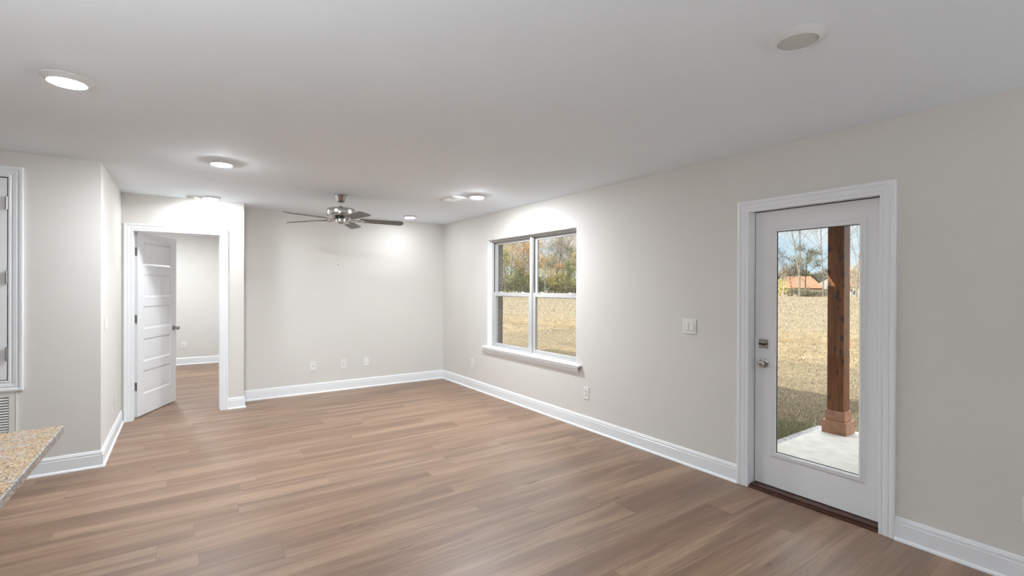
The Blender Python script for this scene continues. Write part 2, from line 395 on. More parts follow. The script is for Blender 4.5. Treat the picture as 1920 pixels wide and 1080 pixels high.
def blade_mat():
    m, t, b = newmat('grey_oak_blade'); mt, comb, mixc, ramp, noise = nodekit(t)
    tc = t.nodes.new('ShaderNodeTexCoord'); mpn = t.nodes.new('ShaderNodeMapping'); mpn.inputs['Scale'].default_value = (3, 40, 40)
    t.links.new(tc.outputs['Object'], mpn.inputs[0])
    t.links.new(ramp(noise(mpn.outputs[0], 2, 4, 0.6), [(0.3, (0.085, 0.072, 0.062)), (0.7, (0.135, 0.118, 0.105))]), b.inputs['Base Color'])
    b.inputs['Roughness'].default_value = 0.42
    return m
M['blade'] = blade_mat()

def struct(o): o['kind'] = 'structure'; return o

# ================================================================== LARGE STRUCTURE
XL, YK = -4.6, -4.2            # kitchen side, behind the camera
mb = MB(); mb.box(XL-TH, XR+0.10, YK-TH, YBK+TH, -0.12, 0.0)
struct(mb.build('floor', M['floor']))
mb = MB(); mb.box(XL-TH, XR+TH, YK-TH, YBK+TH, H, H+0.05)
struct(mb.build('ceiling', M['ceiling']))

def wall_cells(mb, axis, p0, p1, s0, s1, z0, z1, openings):
    """slab p0..p1 across, s0..s1 along, with rectangular openings (s0,s1,z0,z1)"""
    ss = sorted(set([s0, s1] + [v for o in openings for v in o[:2]])); zs = sorted(set([z0, z1] + [v for o in openings for v in o[2:]]))
    solid = {}
    for i in range(len(ss)-1):
        for j in range(len(zs)-1):
            cs, cz = (ss[i]+ss[i+1])/2, (zs[j]+zs[j+1])/2
            solid[i, j] = not any(o[0] < cs < o[1] and o[2] < cz < o[3] for o in openings)
    def P(p, s, z): return (p, s, z) if axis == 'x' else (s, p, z)
    for (i, j), ok in solid.items():
        if not ok: continue
        a, b, c, d = ss[i], ss[i+1], zs[j], zs[j+1]
        for p in (p0, p1): mb.add([P(p,a,c), P(p,b,c), P(p,b,d), P(p,a,d)], [(0,1,2,3)])
        if not solid.get((i-1, j), False): mb.add([P(p0,a,c), P(p1,a,c), P(p1,a,d), P(p0,a,d)], [(0,1,2,3)])
        if not solid.get((i+1, j), False): mb.add([P(p0,b,c), P(p1,b,c), P(p1,b,d), P(p0,b,d)], [(0,1,2,3)])
        if not solid.get((i, j-1), False): mb.add([P(p0,a,c), P(p1,a,c), P(p1,b,c), P(p0,b,c)], [(0,1,2,3)])
        if not solid.get((i, j+1), False): mb.add([P(p0,a,d), P(p1,a,d), P(p1,b,d), P(p0,b,d)], [(0,1,2,3)])

WIN = (3.722, 5.50, 0.622, 2.083)        # window opening in the right wall
DR = (1.040, 1.880, 0.0, 2.018)          # patio door opening
mb = MB(); wall_cells(mb, 'x', XR, XR+TH, YK-TH, YBK+TH, 0, H, [WIN, DR]); struct(mb.build('wall_right', M['wall']))
mb = MB(); wall_cells(mb, 'x', XR+TH+0.002, XE, YK-TH, YBK+TH, -0.3, H+0.1, [(WIN[0], WIN[1], WIN[2], WIN[3]), (DR[0], DR[1], -0.10, DR[3])]); struct(mb.build('wall_exterior', M['brick']))
mb = MB(); mb.box(XJ-TH+0.025, XR, YF, YF+0.115, 0, H); struct(mb.build('wall_back', M['wall']))
ID = (-0.465, 0.362, 0.0, 2.055)         # interior door opening in the jog wall
mb = MB(); wall_cells(mb, 'y', YC, YC+0.115, XB-0.115, XJ, 0, H, [ID])
mb.box(XJ-0.115, XJ, YC+0.115, YF, 0, H); struct(mb.build('wall_back', M['wall']))
mb = MB(); mb.box(XB-0.115, XB, YA, YC, 0, H); struct(mb.build('wall_left', M['wall']))
mb = MB(); mb.box(XL, XB-0.115, YA, YA+0.115, 0, H); struct(mb.build('wall_left', M['wall']))
mb = MB(); mb.box(XL-TH, XL, YK-TH, YBK+TH, 0, H); struct(mb.build('wall_left', M['wall']))
mb = MB(); mb.box(XL, XR, YK-TH, YK, 0, H); struct(mb.build('wall_front', M['wall']))
mb = MB(); mb.box(XL, XR, YBK, YBK+TH, 0, H); struct(mb.build('wall_back', M['wall']))
mb = MB(); mb.box(-1.36, -1.245, YA+0.115, YBK, 0, H); struct(mb.build('wall_left', M['wall']))

# house roof over everything, with the eave that shades the lawn
mb = MB()
ex, ez = 4.10, 2.72
mb.add([(XL-6, -9, ez+0.5*(ex-XL+6)), (ex, -9, ez), (ex, 11.30, ez), (ex-2.2, 11.30, ez+1.1), (XL-6, 11.30, ez+0.5*(ex-XL+6)),
        (XL-6, -9, ez+0.5*(ex-XL+6)-0.17), (ex, -9, ez-0.17), (ex, 11.30, ez-0.17), (ex-2.2, 11.30, ez+1.1-0.17), (XL-6, 11.30, ez+0.5*(ex-XL+6)-0.17)],
       [(0,1,2,3,4), (9,8,7,6,5), (1,6,7,2), (0,5,6,1), (2,7,8,3), (3,8,9,4), (4,9,5,0)])
struct(mb.build('roof', M['shingle']))
mb = MB(); mb.box(XR+TH, ex-0.01, -9, 11.28, 2.545, 2.555); struct(mb.build('soffit', M['soffit']))
mb = MB(); mb.box(3.70, 6.30, -3.2, 2.75, 2.36, 2.40); mb.box(6.22, 6.30, -3.2, 2.75, 2.40, 2.55); mb.box(3.70, 6.30, 2.70, 2.75, 2.40, 2.58)
struct(mb.build('porch_ceiling', M['soffit']))
mb = MB(); mb.add([(4.0,-3.2,2.72),(6.34,-3.2,2.56),(6.34,2.76,2.56),(4.0,2.76,2.72),(4.0,-3.2,2.76),(6.34,-3.2,2.60),(6.34,2.76,2.60),(4.0,2.76,2.76)],
                  [(0,1,2,3),(7,6,5,4),(0,4,5,1),(1,5,6,2),(2,6,7,3),(3,7,4,0)]); struct(mb.build('porch_roof', M['shingle']))
mb = MB(); mb.box(5.80, 5.96, -3.1, 2.44, 2.16, 2.36); mb.box(XE, 5.80, 2.28, 2.44, 2.16, 2.36); struct(mb.build('porch_beam', M['cedar']))

# patio slab and its rough footing edge
mb = MB(); mb.box(XE, 6.06, -3.2, 2.41, -0.32, SLZ); struct(mb.build('patio_slab', M['concrete'], bevel=0.008))
mb = MB(); mb.box(XE, 6.10, 2.41, 2.53, -0.35, SLZ-0.035); struct(mb.build('patio_footing', M['footing']))

# ground ---------------------------------------------------------------
def gz(x, y):
    s = (x-DL0.x)*DLN.x + (y-DL0.y)*DLN.y
    z = GZ - 0.13*math.exp(-(s/0.9)**2) + 0.05*max(0, min(1, s/3.0))
    d = math.hypot(x, y)
    if d > 104: z -= 1.3*min(1, (d-104)/20.0)
    if x > 9: z += 0.02*math.sin(x*0.7+1.3*math.sin(y*0.4))*math.cos(y*0.55)
    return z
def spacing():
    a = [3.5]; st = 0.35
    while a[-1] < 330:
        a.append(a[-1]+st); st = min(10, st*1.035)
    return a
xs = spacing(); ys = sorted(set([-v+7 for v in spacing() if v < 60] + [v+3.4 for v in spacing()]))
mb = MB(); nx, ny = len(xs), len(ys)
mb.v = [(x, y, gz(x, y)) for y in ys for x in xs]
mb.f = [(j*nx+i, j*nx+i+1, (j+1)*nx+i+1, (j+1)*nx+i) for j in range(ny-1) for i in range(nx-1)]
struct(mb.build('ground', M['field'], smooth=True))

# baseboards -------------------------------------------------------------
BP = [(0,0), (0.027,0), (0.027,0.006), (0.023,0.014), (0.0155,0.019), (0.0145,0.098), (0.0115,0.101), (0.0125,0.105), (0.0125,0.117), (0.0095,0.1195), (0.0075,0.128), (0.004,0.133), (0,0.133)]
def baseboard(name, p0, p1, nrm, e0=0, e1=0):
    p0 = Vector((*p0, 0)); p1 = Vector((*p1, 0)); n = Vector((*nrm, 0)); d = (p1-p0).normalized(); vs = []
    for d_, h in BP: vs.append(p0 + n*d_ - d*e0*d_ + Vector((0,0,h)))
    for d_, h in BP: vs.append(p1 + n*d_ + d*e1*d_ + Vector((0,0,h)))
    k = len(BP); fs = [(i, (i+1)%k, k+(i+1)%k, k+i) for i in range(k)] + [tuple(range(k)), tuple(k+i for i in range(k))]
    return struct(MB().add(vs, fs).build(name, M['trim']))
baseboard('baseboard_right', (XR, DR[1]+0.064), (XR, YF), (-1, 0), 0, -1)
baseboard('baseboard_right', (XR, YK), (XR, DR[0]-0.044), (-1, 0), 0, 0)
baseboard('baseboard_back', (XJ, YF), (XR, YF), (0, -1), 0, -1)
baseboard('baseboard_back', (0.425, YC), (XJ, YC), (0, -1), 0, 1)
baseboard('baseboard_back', (XJ, YC), (XJ, YF), (1, 0), 1, -1)
baseboard('baseboard_left', (XB, YA), (XB, YC-0.018), (1, 0), 1, 0)
baseboard('baseboard_left', (-0.990, YA), (XB, YA), (0, -1), 0, 1)
baseboard('baseboard_back', (-1.245, YBK), (XR, YBK), (0, -1), 0, 0)
baseboard('baseboard_left', (-1.245, YC+0.115), (-1.245, YBK), (1, 0), 0, 0)

# casing profile: (outward, protrusion)
CP = [(0,0), (0,0.011), (0.003,0.014), (0.014,0.014), (0.017,0.0115), (0.022,0.0115), (0.026,0.0145), (0.046,0.0165), (0.050,0.0145), (0.055,0.0145), (0.060,0.019), (0.074,0.0205), (0.080,0.0185), (0.080,0)]

# ------------------------------------------------------------------ door 1: patio door
d1 = empty('door_1', (XR, 1.46, 0), kind='structure')
mR = lambda a, b, d: (XR - d, a, b)
mb = MB(); frame_sweep(mb, mR, 1.076, 1.866, 0.0, 2.000, CP, closed=False); mb.build('door_casing', M['trim'], d1)
mb = MB()   # jambs and head, with the stop behind the slab
JX = XR+0.245
mb.box(XR, JX, 1.866, DR[1], 0, DR[3]); mb.box(XR, JX, DR[0], 1.052, 0, DR[3]); mb.box(XR, JX, 1.052, 1.866, 2.006, DR[3])
mb.box(XR+0.125, XR+0.14, 1.85, 1.866, 0.03, 2.006); mb.box(XR+0.125, XR+0.14, 1.052, 1.068, 0.03, 2.006); mb.box(XR+0.125, XR+0.14, 1.052, 1.866, 1.99, 2.006)
mb.build('door_jamb', M['trim'], d1)
mb = MB(); sx0 = XR+0.074
mb.box(sx0+0.006, sx0+0.05, 1.8615, 1.8658, 0.03, 2.005); mb.box(sx0+0.006, sx0+0.05, 1.0522, 1.056, 0.03, 2.005); mb.box(sx0+0.006, sx0+0.05, 1.056, 1.862, 2.001, 2.0055)
mb.build('weatherstrip', M['seal'], d1)
mb = MB(); mb.box(XR-0.012, XR+0.028, 1.078, 1.864, 0.0, 0.014); mb.box(XR+0.012, sx0+0.16, 1.053, 1.865, 0.0, 0.024)
o = mb.build('threshold', M['threshold'], d1, bevel=0.004); tag(o, 'dark stained wooden threshold')
SL = (1.057, 1.861, 0.030, 2.000)
GL = (1.196, 1.722, 0.268, 1.858)       # glass opening in the slab
mb = MB(); wall_cells(mb, 'x', sx0, sx0+0.045, SL[0], SL[1], SL[2], SL[3], [GL]); leaf = mb.build('door_leaf', M['door'], d1)
mS = lambda a, b, d: (sx0 - d, a, b)
GP = [(-0.008,-0.02), (-0.008,0.006), (-0.004,0.010), (0.006,0.010), (0.010,0.006), (0.016,0.007), (0.024,0.004), (0.030,0.0), (0.030,-0.004)]
def leafsub(mb, name, mat, **k): return mb.build(name, mat, leaf, **k)
mb = MB(); frame_sweep(mb, mS, GL[0], GL[1], GL[2], GL[3], GP); leafsub(mb, 'glass_frame', M['door'])
mb = MB(); mb.box(sx0+0.019, sx0+0.023, GL[0]-0.004, GL[1]+0.004, GL[2]-0.004, GL[3]+0.004); leafsub(mb, 'glass_pane', M['glass'])
mb = MB(); frame_sweep(mb, lambda a, b, d: (sx0+0.019-d, a, b), GL[0]+0.012, GL[1]-0.012, GL[2]+0.012, GL[3]-0.012, [(0,0),(0,0.004),(0.0045,0.004),(0.0045,0)]); leafsub(mb, 'glazing_spacer', M['seal'])
mb = MB(); mb.box(sx0-0.008, sx0, 1.766, 1.831, 1.012, 1.077)
mb.lathe([(0.0,-0.012),(0.013,-0.012),(0.016,-0.008),(0.016,0)], 20, (sx0-0.008, 1.7985, 1.0445), 'x')
o = leafsub(mb, 'deadbolt', M['nickel'], bevel=0.002); o['label'] = 'square satin nickel deadbolt plate'
mb = MB(); mb.box(sx0-0.034, sx0-0.017, 1.7765, 1.8205, 1.038, 1.050); leafsub(mb, 'deadbolt_turn', M['darkmetal'], bevel=0.002)
ky = 1.797; kz = 0.905
mb = MB(); mb.lathe([(0,-0.062),(0.012,-0.062),(0.020,-0.057),(0.0265,-0.046),(0.026,-0.036),(0.018,-0.028),(0.0125,-0.022),(0.0125,-0.010),(0.026,-0.009),(0.033,-0.004),(0.033,0)], 32, (sx0, ky, kz), 'x')
o = leafsub(mb, 'door_knob', M['nickel'], smooth=True); o['label'] = 'round satin nickel knob with thumb turn'
mb = MB(); mb.lathe([(0,-0.068),(0.008,-0.068),(0.009,-0.061),(0.009,-0.060)], 20, (sx0, ky, kz), 'x'); leafsub(mb, 'lock_button', M['nickel'], smooth=True)
mb = MB(); mb.lathe([(0,0.062),(0.012,0.062),(0.0265,0.046),(0.018,0.028),(0.0125,0.010),(0.033,0.004),(0.033,0)], 24, (sx0+0.045, ky, kz), 'x'); leafsub(mb, 'outer_knob', M['nickel'], smooth=True)
for z in (0.22, 1.02, 1.80):
    mb = MB(); mb.lathe([(0.006,-0.045),(0.006,0.045)], 10, (sx0-0.004, 1.0515, z)); leafsub(mb, 'hinge', M['nickel'], smooth=True)

# ------------------------------------------------------------------ window 1
w1 = empty('window_1', (XR, 4.61, 0.622), kind='structure')
FX = XR + 0.074                      # room face of the vinyl frame
mb = MB()    # returns lining the opening; trim white puts the daylight into their colour
mb.box(XR+0.0005, FX+0.01, WIN[1]-0.003, WIN[1], 0.64, WIN[3]); mb.box(XR+0.0005, FX+0.01, WIN[0], WIN[0]+0.003, 0.64, WIN[3]); mb.box(XR+0.0005, FX+0.01, WIN[0]+0.003, WIN[1]-0.003, WIN[3]-0.003, WIN[3])
mb.build('window_return', M['trim'], w1)
mb = MB(); mb.add([(XR+0.001,WIN[0]-0.0,0.622),(FX+0.012,WIN[0],0.622),(FX+0.012,WIN[1],0.622),(XR+0.001,WIN[1],0.622),(XR+0.001,WIN[0],0.642),(FX+0.012,WIN[0],0.642),(FX+0.012,WIN[1],0.642),(XR+0.001,WIN[1],0.642)],
   [(0,3,2,1),(4,5,6,7),(0,1,5,4),(1,2,6,5),(2,3,7,6),(3,0,4,7)])
mb.box(XR-0.045, XR+0.001, WIN[0]-0.088, WIN[1]+0.085, 0.622, 0.642); mb.build('window_sill', M['trim'], w1, bevel=0.005)
# apron: moulding with mitred returns
ap = [(0,0.622), (0.038,0.622), (0.038,0.606), (0.031,0.598), (0.024,0.580), (0.014,0.566), (0.012,0.556), (0,0.556)]
mb = MB(); k = len(ap); y0, y1 = WIN[0]-0.030, WIN[1]+0.030
vs = [(XR-d, y0-d*0.9, z) for d, z in ap] + [(XR-d, y1+d*0.9, z) for d, z in ap]
mb.add(vs, [(i, (i+1)%k, k+(i+1)%k, k+i) for i in range(k)] + [tuple(range(k)), tuple(k+i for i in range(k))]); mb.build('window_apron', M['trim'], w1)
ZB, ZT, ZM = 0.642, WIN[3]-0.003, 1.352
mF = lambda X: (lambda a, b, d: (X - d, a, b))
def unit(y0, y1):
    # outer frame
    mb = MB(); frame_sweep(mb, mF(FX+0.075), y0+0.026, y1-0.026, ZB+0.022, ZT-0.026, [(0,0),(0,0.062),(0.006,0.067),(0.006,0.075),(0.0255,0.075),(0.0255,0)]); mb.build('window_frame', M['vinyl'], w1)
    a, b = y0+0.027, y1-0.027
    # dark track at the jambs
    mb = MB(); mb.box(FX+0.013, FX+0.022, a-0.0008, a+0.004, ZM, ZT-0.028); mb.box(FX+0.013, FX+0.022, b-0.004, b+0.0008, ZM, ZT-0.028); mb.build('sash_track', M['seal'], w1)
    # lower sash (room side) and upper sash (outer side)
    for nm, z0, z1, X in (('lower_sash', ZB+0.023, ZM+0.028, FX+0.010), ('upper_sash', ZM-0.006, ZT-0.027, FX+0.038)):
        bot = 0.030; top = 0.050 if nm == 'lower_sash' else 0.030; st = 0.036
        mb = MB()
        for (p, q, r, s_) in ((a+0.004, a+st, z0, z1), (b-st, b-0.004, z0, z1), (a+st, b-st, z0, z0+bot), (a+st, b-st, z1-top, z1)):
            mb.box(X, X+0.026, p, q, r, s_)
        sash = mb.build(nm, M['vinyl'], w1, bevel=0.002)
        mb = MB(); frame_sweep(mb, mF(X+0.010), a+st+0.004, b-st-0.004, z0+bot+0.004, z1-top-0.004, [(0,0),(0,0.006),(0.004,0.0095),(0.0045,0)]); mb.build('glazing_bead', M['vinyl'], sash)
        mb = MB(); mb.box(X+0.011, X+0.015, a+st-0.006, b-st+0.006, z0+bot-0.006, z1-top+0.006); mb.build('pane', M['glass'], sash)
        mb = MB(); frame_sweep(mb, mF(X+0.0108), a+st+0.006, b-st-0.006, z0+bot+0.006, z1-top-0.006, [(0,0),(0,0.0012),(0.0025,0.0012),(0.0025,0)]); mb.build('spacer', M['seal'], sash)
    L_ = b-a
    for q in (0.20, 0.80):
        yy = a+L_*q; mb = MB(); mb.box(FX+0.012, FX+0.034, yy-0.026, yy+0.026, ZM+0.028, ZM+0.033); mb.box(FX+0.008, FX+0.024, yy-0.010, yy+0.014, ZM+0.033, ZM+0.039)
        mb.build('sash_lock', M['plate'], w1, bevel=0.0015)
    for q in (0.12, 0.88):
        yy = a+L_*q; mb = MB(); mb.box(FX+0.006, FX+0.012, yy-0.030, yy+0.030, ZM+0.012, ZM+0.022); mb.build('tilt_latch', M['vinyl'], w1)
YM = 4.613
unit(WIN[0]+0.003, YM-0.004); unit(YM+0.004, WIN[1]-0.003)
mb = MB(); mb.box(FX-0.006, FX+0.074, YM-0.022, YM+0.022, ZB, ZT); mb.build('window_mullion', M['vinyl'], w1, bevel=0.002)
mb = MB(); mb.box(XR+TH+0.01, XE+0.03, WIN[0], WIN[1], 0.60, 0.640); struct(mb.build('trim_1', M['brick']))

# ------------------------------------------------------------------ door 2: five-panel interior door standing open
d2 = empty('door_2', (-0.05, YC, 0), kind='structure')
mC = lambda a, b, d: (a, YC - d, b)
IN = (-0.449, 0.346, 2.040)
mb = MB(); frame_sweep(mb, mC, IN[0], IN[1], 0.0, IN[2], CP, closed=False); mb.build('door_casing', M['trim'], d2)
mb = MB(); frame_sweep(mb, lambda a, b, d: (a, YC+0.115+d, b), IN[0], IN[1], 0.0, IN[2], CP, closed=False); mb.build('door_casing', M['trim'], d2)
mb = MB(); y1_ = YC+0.115
mb.box(ID[0], IN[0]-0.004, YC, y1_, 0, ID[3]); mb.box(IN[1]+0.004, ID[1], YC, y1_, 0, ID[3]); mb.box(IN[0]-0.004, IN[1]+0.004, YC, y1_, IN[2]+0.003, ID[3])
for x0_, x1_ in ((IN[0]-0.004, IN[0]+0.008), (IN[1]-0.008, IN[1]+0.004)): mb.box(x0_, x1_, YC+0.040, YC+0.074, 0, IN[2]+0.003)
mb.box(IN[0]+0.008, IN[1]-0.008, YC+0.040, YC+0.074, IN[2]-0.009, IN[2]+0.003)
mb.build('door_jamb', M['trim'], d2)
# the leaf is built closed about its hinge pin, then swung 65 degrees into the next room
hinge = Vector((IN[0], YC+0.116, 0)); ang = math.radians(65)
LW, LT = 0.792, 0.035
PANELS = [(0.240, 0.503), (0.602, 0.860), (0.965, 1.222), (1.322, 1.580), (1.680, 1.935)]
PX0, PX1 = 0.105, 0.668
mb = MB(); wall_cells(mb, 'y', -LT, 0.0, 0.0, LW, 0.014, 2.034, [(PX0, PX1, a, b) for a, b in PANELS])
def place_leaf(o):
    o.location = hinge - Vector(d2.location); o.rotation_euler = (0, 0, ang); return o
leaf2 = mb.build('door_leaf', M['door'], None, local=True); leaf2.parent = d2; place_leaf(leaf2)
def leafchild(mb, name, mat, **k):
    return mb.build(name, mat, leaf2, local=True, **k)
for a, b in PANELS:
    mb = MB()
    for face, sg in ((-LT, 1), (0.0, -1)):
        mF2 = lambda p, q, d: (p, face + sg*(0.007 - d), q)
        frame_sweep(mb, mF2, PX0+0.026, PX1-0.026, a+0.026, b-0.026, [(0,0.0),(0.010,0.0012),(0.020,0.0045),(0.026,0.0068),(0.026,-0.002)])
    mb.box(PX0, PX1, -LT+0.0072, -0.0072, a, b)
    for yy0, yy1 in ((-LT+0.0055, -LT+0.0072), (-0.0072, -0.0055)): mb.box(PX0+0.030, PX1-0.030, yy0, yy1, a+0.030, b-0.030)
    leafchild(mb, 'door_panel', M['door'])
mb = MB(); kx, kz2 = LW-0.060, 0.930
mb.lathe([(0,-0.064),(0.014,-0.064),(0.022,-0.058),(0.027,-0.047),(0.025,-0.036),(0.015,-0.028),(0.010,-0.022),(0.010,-0.009),(0.026,-0.008),(0.032,-0.003),(0.032,0)], 28, (kx, -LT, kz2), 'y'); leafchild(mb, 'door_knob', M['nickel'], smooth=True)
mb = MB(); mb.lathe([(0,0.064),(0.014,0.064),(0.022,0.058),(0.027,0.047),(0.025,0.036),(0.015,0.028),(0.010,0.022),(0.010,0.009),(0.026,0.008),(0.032,0.003),(0.032,0)], 28, (kx, 0, kz2), 'y'); leafchild(mb, 'door_knob', M['nickel'], smooth=True)
for z in (0.345, 1.085, 1.824):
    mb = MB(); mb.box(-0.003, -0.0005, -0.030, 0.0, z-0.045, z+0.045); mb.tube((-0.002, 0.004, z-0.045), (-0.002, 0.004, z+0.045), 0.006, seg=10); leafchild(mb, 'hinge', M['nickel'])
    mb = MB(); mb.box(IN[0]-0.004, IN[0]-0.0015, YC+0.078, YC+0.114, z-0.045, z+0.045); mb.build('hinge_plate', M['nickel'], d2)

# ------------------------------------------------------------------ door 3: raised access door with return grille below it, in the left wall
d3 = empty('door_3', (-1.40, YA, 0.668), kind='structure')
mA = lambda a, b, d: (a, YA - d, b)
AX0, AX1, AZ0, AZ1 = -1.745, -1.068, 0.748, 2.247
mb = MB(); frame_sweep(mb, mA, AX0, AX1, AZ0, AZ1, CP); mb.build('door_casing', M['trim'], d3)
mb = MB(); mb.box(AX0+0.001, AX1-0.001, YA-0.004, YA-0.0005, AZ0+0.001, AZ1-0.001); mb.build('gap', M['seal'], d3)
mb = MB(); mb.box(AX0+0.005, AX1-0.005, YA-0.012, YA-0.004, AZ0+0.006, AZ1-0.008); mb.build('door_leaf', M['door'], d3, bevel=0.001)
for z in (0.945, 1.507, 2.054):
    mb = MB(); mb.box(AX1-0.001, AX1+0.003, YA-0.014, YA-0.0115, z-0.046, z+0.046)
    mb.build('hinge_plate', M['darkmetal'], d3)
    mb = MB(); mb.tube((AX1-0.006, YA-0.021, z-0.047), (AX1-0.006, YA-0.021, z+0.047), 0.0075, seg=12)
    for q in (-0.028, -0.009, 0.009, 0.028): mb.tube((AX1-0.006, YA-0.021, z+q-0.0015), (AX1-0.006, YA-0.021, z+q+0.0015), 0.0085, seg=12)
    mb.tube((AX1-0.006, YA-0.021, z+0.047), (AX1-0.006, YA-0.021, z+0.055), 0.005, 0.003, seg=10)
    mb.build('hinge', M['nickel'], d3, smooth=True)

g = empty('return_air_grille', (-1.42, YA, 0.05), 'white louvred return air grille in the left wall below the raised access door', 'air grille')
GX0, GX1, GZ0, GZ1 = -1.79, -1.020, 0.05, 0.664
mb = MB(); frame_sweep(mb, mA, GX0+0.045, GX1-0.045, GZ0+0.042, GZ1-0.042, [(0,0.0005),(0,0.008),(0.004,0.011),(0.034,0.011),(0.036,0.008),(0.0375,0.008),(0.0375,0.013),(0.045,0.013),(0.045,0.0005)]); mb.build('grille_frame', M['plate'], g)
mb = MB(); mb.box(GX0+0.045, GX1-0.045, YA-0.0028, YA-0.0005, GZ0+0.042, GZ1-0.042); mb.build('backing', M['dark'], g)
mb = MB(); z = GZ0+0.050; n_ = 0
while z < GZ1-0.046:
    x0_, x1_ = GX0+0.045, GX1-0.045
    mb.add([(x0_,YA-0.003,z+0.0085),(x1_,YA-0.003,z+0.0085),(x1_,YA-0.0105,z-0.003),(x0_,YA-0.0105,z-0.003),(x0_,YA-0.003,z+0.010),(x1_,YA-0.003,z+0.010),(x1_,YA-0.0115,z-0.002),(x0_,YA-0.0115,z-0.002)],
           [(0,1,2,3),(7,6,5,4),(0,4,5,1),(1,5,6,2),(2,6,7,3),(3,7,4,0)]); z += 0.0195
mb.build('louvre', M['plate'], g)

# ------------------------------------------------------------------ kitchen island with granite top
g = empty('kitchen_island', (-1.0, 0.9, 0), 'kitchen island cabinet under the granite worktop at the left edge', 'cabinet')
mb = MB(); mb.box(-1.30, -0.70, -0.55, 2.18, 0.10, 0.884); mb.box(-1.28, -0.75, -0.50, 2.14, 0.0, 0.10); mb.build('cabinet_body', M['cabinet'], g)
g = empty('granite_worktop', (-0.87, 0.9, 0.884), 'speckled tan and grey granite worktop at the bottom left corner', 'worktop')
cx0, cx1, cy0, cy1 = -1.36, -0.377, -0.60, 2.468
mb = MB(); mb.box(cx0, cx1, cy0, cy1, 0.8845, 0.9135); mb.build('worktop_edge', M['granite_edge'], g, bevel=0.003)
mb = MB(); mb.box(cx0+0.004, cx1-0.004, cy0+0.004, cy1-0.004, 0.9128, 0.9142); mb.build('worktop_surface', M['granite'], g)

# ------------------------------------------------------------------ wall plates
def plate_obj(kind, loc, nrm, label, w=0.078, h=0.122, group=None):
    """build a wall plate in local coords facing -Y, then turn it to face nrm"""
    rz = {(0,-1): 0, (-1,0): -PI/2, (1,0): PI/2}[nrm]
    names = {'outlet': ('wall_outlet', 'outlet'), 'coax': ('cable_outlet', 'outlet'), 'blank': ('blank_plate', 'wall plate'), 'switch': ('light_switch', 'light switch'), 'phone': ('wall_outlet', 'outlet')}[kind]
    o = empty(names[0], loc, label, names[1], group, None, rz)
    def part(mb, nm, mat, **k): return mb.build(nm, mat, o, local=True, **k)
    mb = MB(); mb.box(-w/2, w/2, -0.006, -0.0003, -h/2, h/2); part(mb, 'cover_plate', M['plate'], bevel=0.003)
    if kind in ('outlet', 'phone'):
        for s in (1, -1):
            zc = s*0.0195
            mb = MB(); mb.box(-0.016, 0.016, -0.0085, -0.0055, zc-0.0145, zc+0.0145); sk = part(mb, 'socket', M['plate'], bevel=0.003)
            mb = MB(); mb.box(-0.0085, -0.0055, -0.0092, -0.0080, zc-0.001, zc+0.0085); mb.box(0.0055, 0.0080, -0.0092, -0.0080, zc-0.001, zc+0.0075)
            mb.lathe([(0.0028,-0.0092),(0.0028,-0.0080)], 10, (0, 0, zc-0.0075), 'y'); q = mb.build('slot', M['dark'], sk, local=True)
        mb = MB(); mb.lathe([(0,-0.0082),(0.003,-0.0078),(0.0035,-0.0055)], 12, (0,0,0), 'y'); part(mb, 'screw', M['rubble'])
    elif kind == 'coax':
        mb = MB(); mb.lathe([(0.0055,-0.0075),(0.0065,-0.0070),(0.0065,-0.0055)], 6, (0,0,0.004), 'y'); mb.lathe([(0.004,-0.017),(0.004,-0.0055)], 14, (0,0,0.004), 'y'); part(mb, 'connector', M['darkmetal'])
        for z in (0.042, -0.042):
            mb = MB(); mb.lathe([(0,-0.0082),(0.003,-0.0075),(0.0035,-0.0055)], 12, (0,0,z), 'y'); part(mb, 'screw', M['rubble'])
    elif kind == 'blank':
        mb = MB(); mb.box(-0.0168, 0.0168, -0.0075, -0.0055, -0.034, 0.034); part(mb, 'insert', M['plate'], bevel=0.001)
    elif kind == 'switch':
        for xc in ((-0.0235, 0.0235) if w > 0.1 else (0,)):
            mb = MB(); mb.add([(xc-0.0168,-0.0055,-0.034),(xc+0.0168,-0.0055,-0.034),(xc+0.0168,-0.0055,0.034),(xc-0.0168,-0.0055,0.034),
                               (xc-0.0155,-0.0115,-0.0325),(xc+0.0155,-0.0115,-0.0325),(xc+0.0155,-0.0080,0.0325),(xc-0.0155,-0.0080,0.0325)],
                              [(0,3,2,1),(4,5,6,7),(0,1,5,4),(1,2,6,5),(2,3,7,6),(3,0,4,7)]); part(mb, 'rocker', M['plate'])
            mb = MB(); mb.box(xc-0.0172, xc+0.0172, -0.0063, -0.0056, -0.0352, -0.0336); mb.box(xc-0.0178, xc-0.0170, -0.0063, -0.0056, -0.0352, 0.0352); part(mb, 'rocker_gap', M['dark'])
    return o
B_ = (0, -1)
plate_obj('coax', (1.441, YF, 0.366), B_, 'white cable outlet with one dark connector on the back wall, leftmost of three plates')
plate_obj('outlet', (1.846, YF, 0.364), B_, 'white duplex power outlet on the back wall between cable outlet and blank plate')
plate_obj('blank', (2.160, YF, 0.366), B_, 'white plain wall plate on the back wall, nearest the far right corner')
R_ = (-1, 0)
plate_obj('outlet', (XR, 5.893, 0.366), R_, 'small white outlet on the right wall between far corner and window')
plate_obj('outlet', (XR, 3.565, 0.366), R_, 'white duplex outlet on the right wall just below the window sill end')
plate_obj('outlet', (XR, 0.452, 0.368), R_, 'white outlet cut by the right edge beyond the patio door')
plate_obj('switch', (XR, 2.362, 1.134), R_, 'white double rocker light switch beside the patio door', w=0.124)
plate_obj('switch', (XB, 5.275, 1.125), (1, 0), 'white rocker light switch on the bright side wall left of the open door', w=0.124)
plate_obj('outlet', (XB, 5.94, 0.366), (1, 0), 'white outlet low on the bright side wall left of the open door')
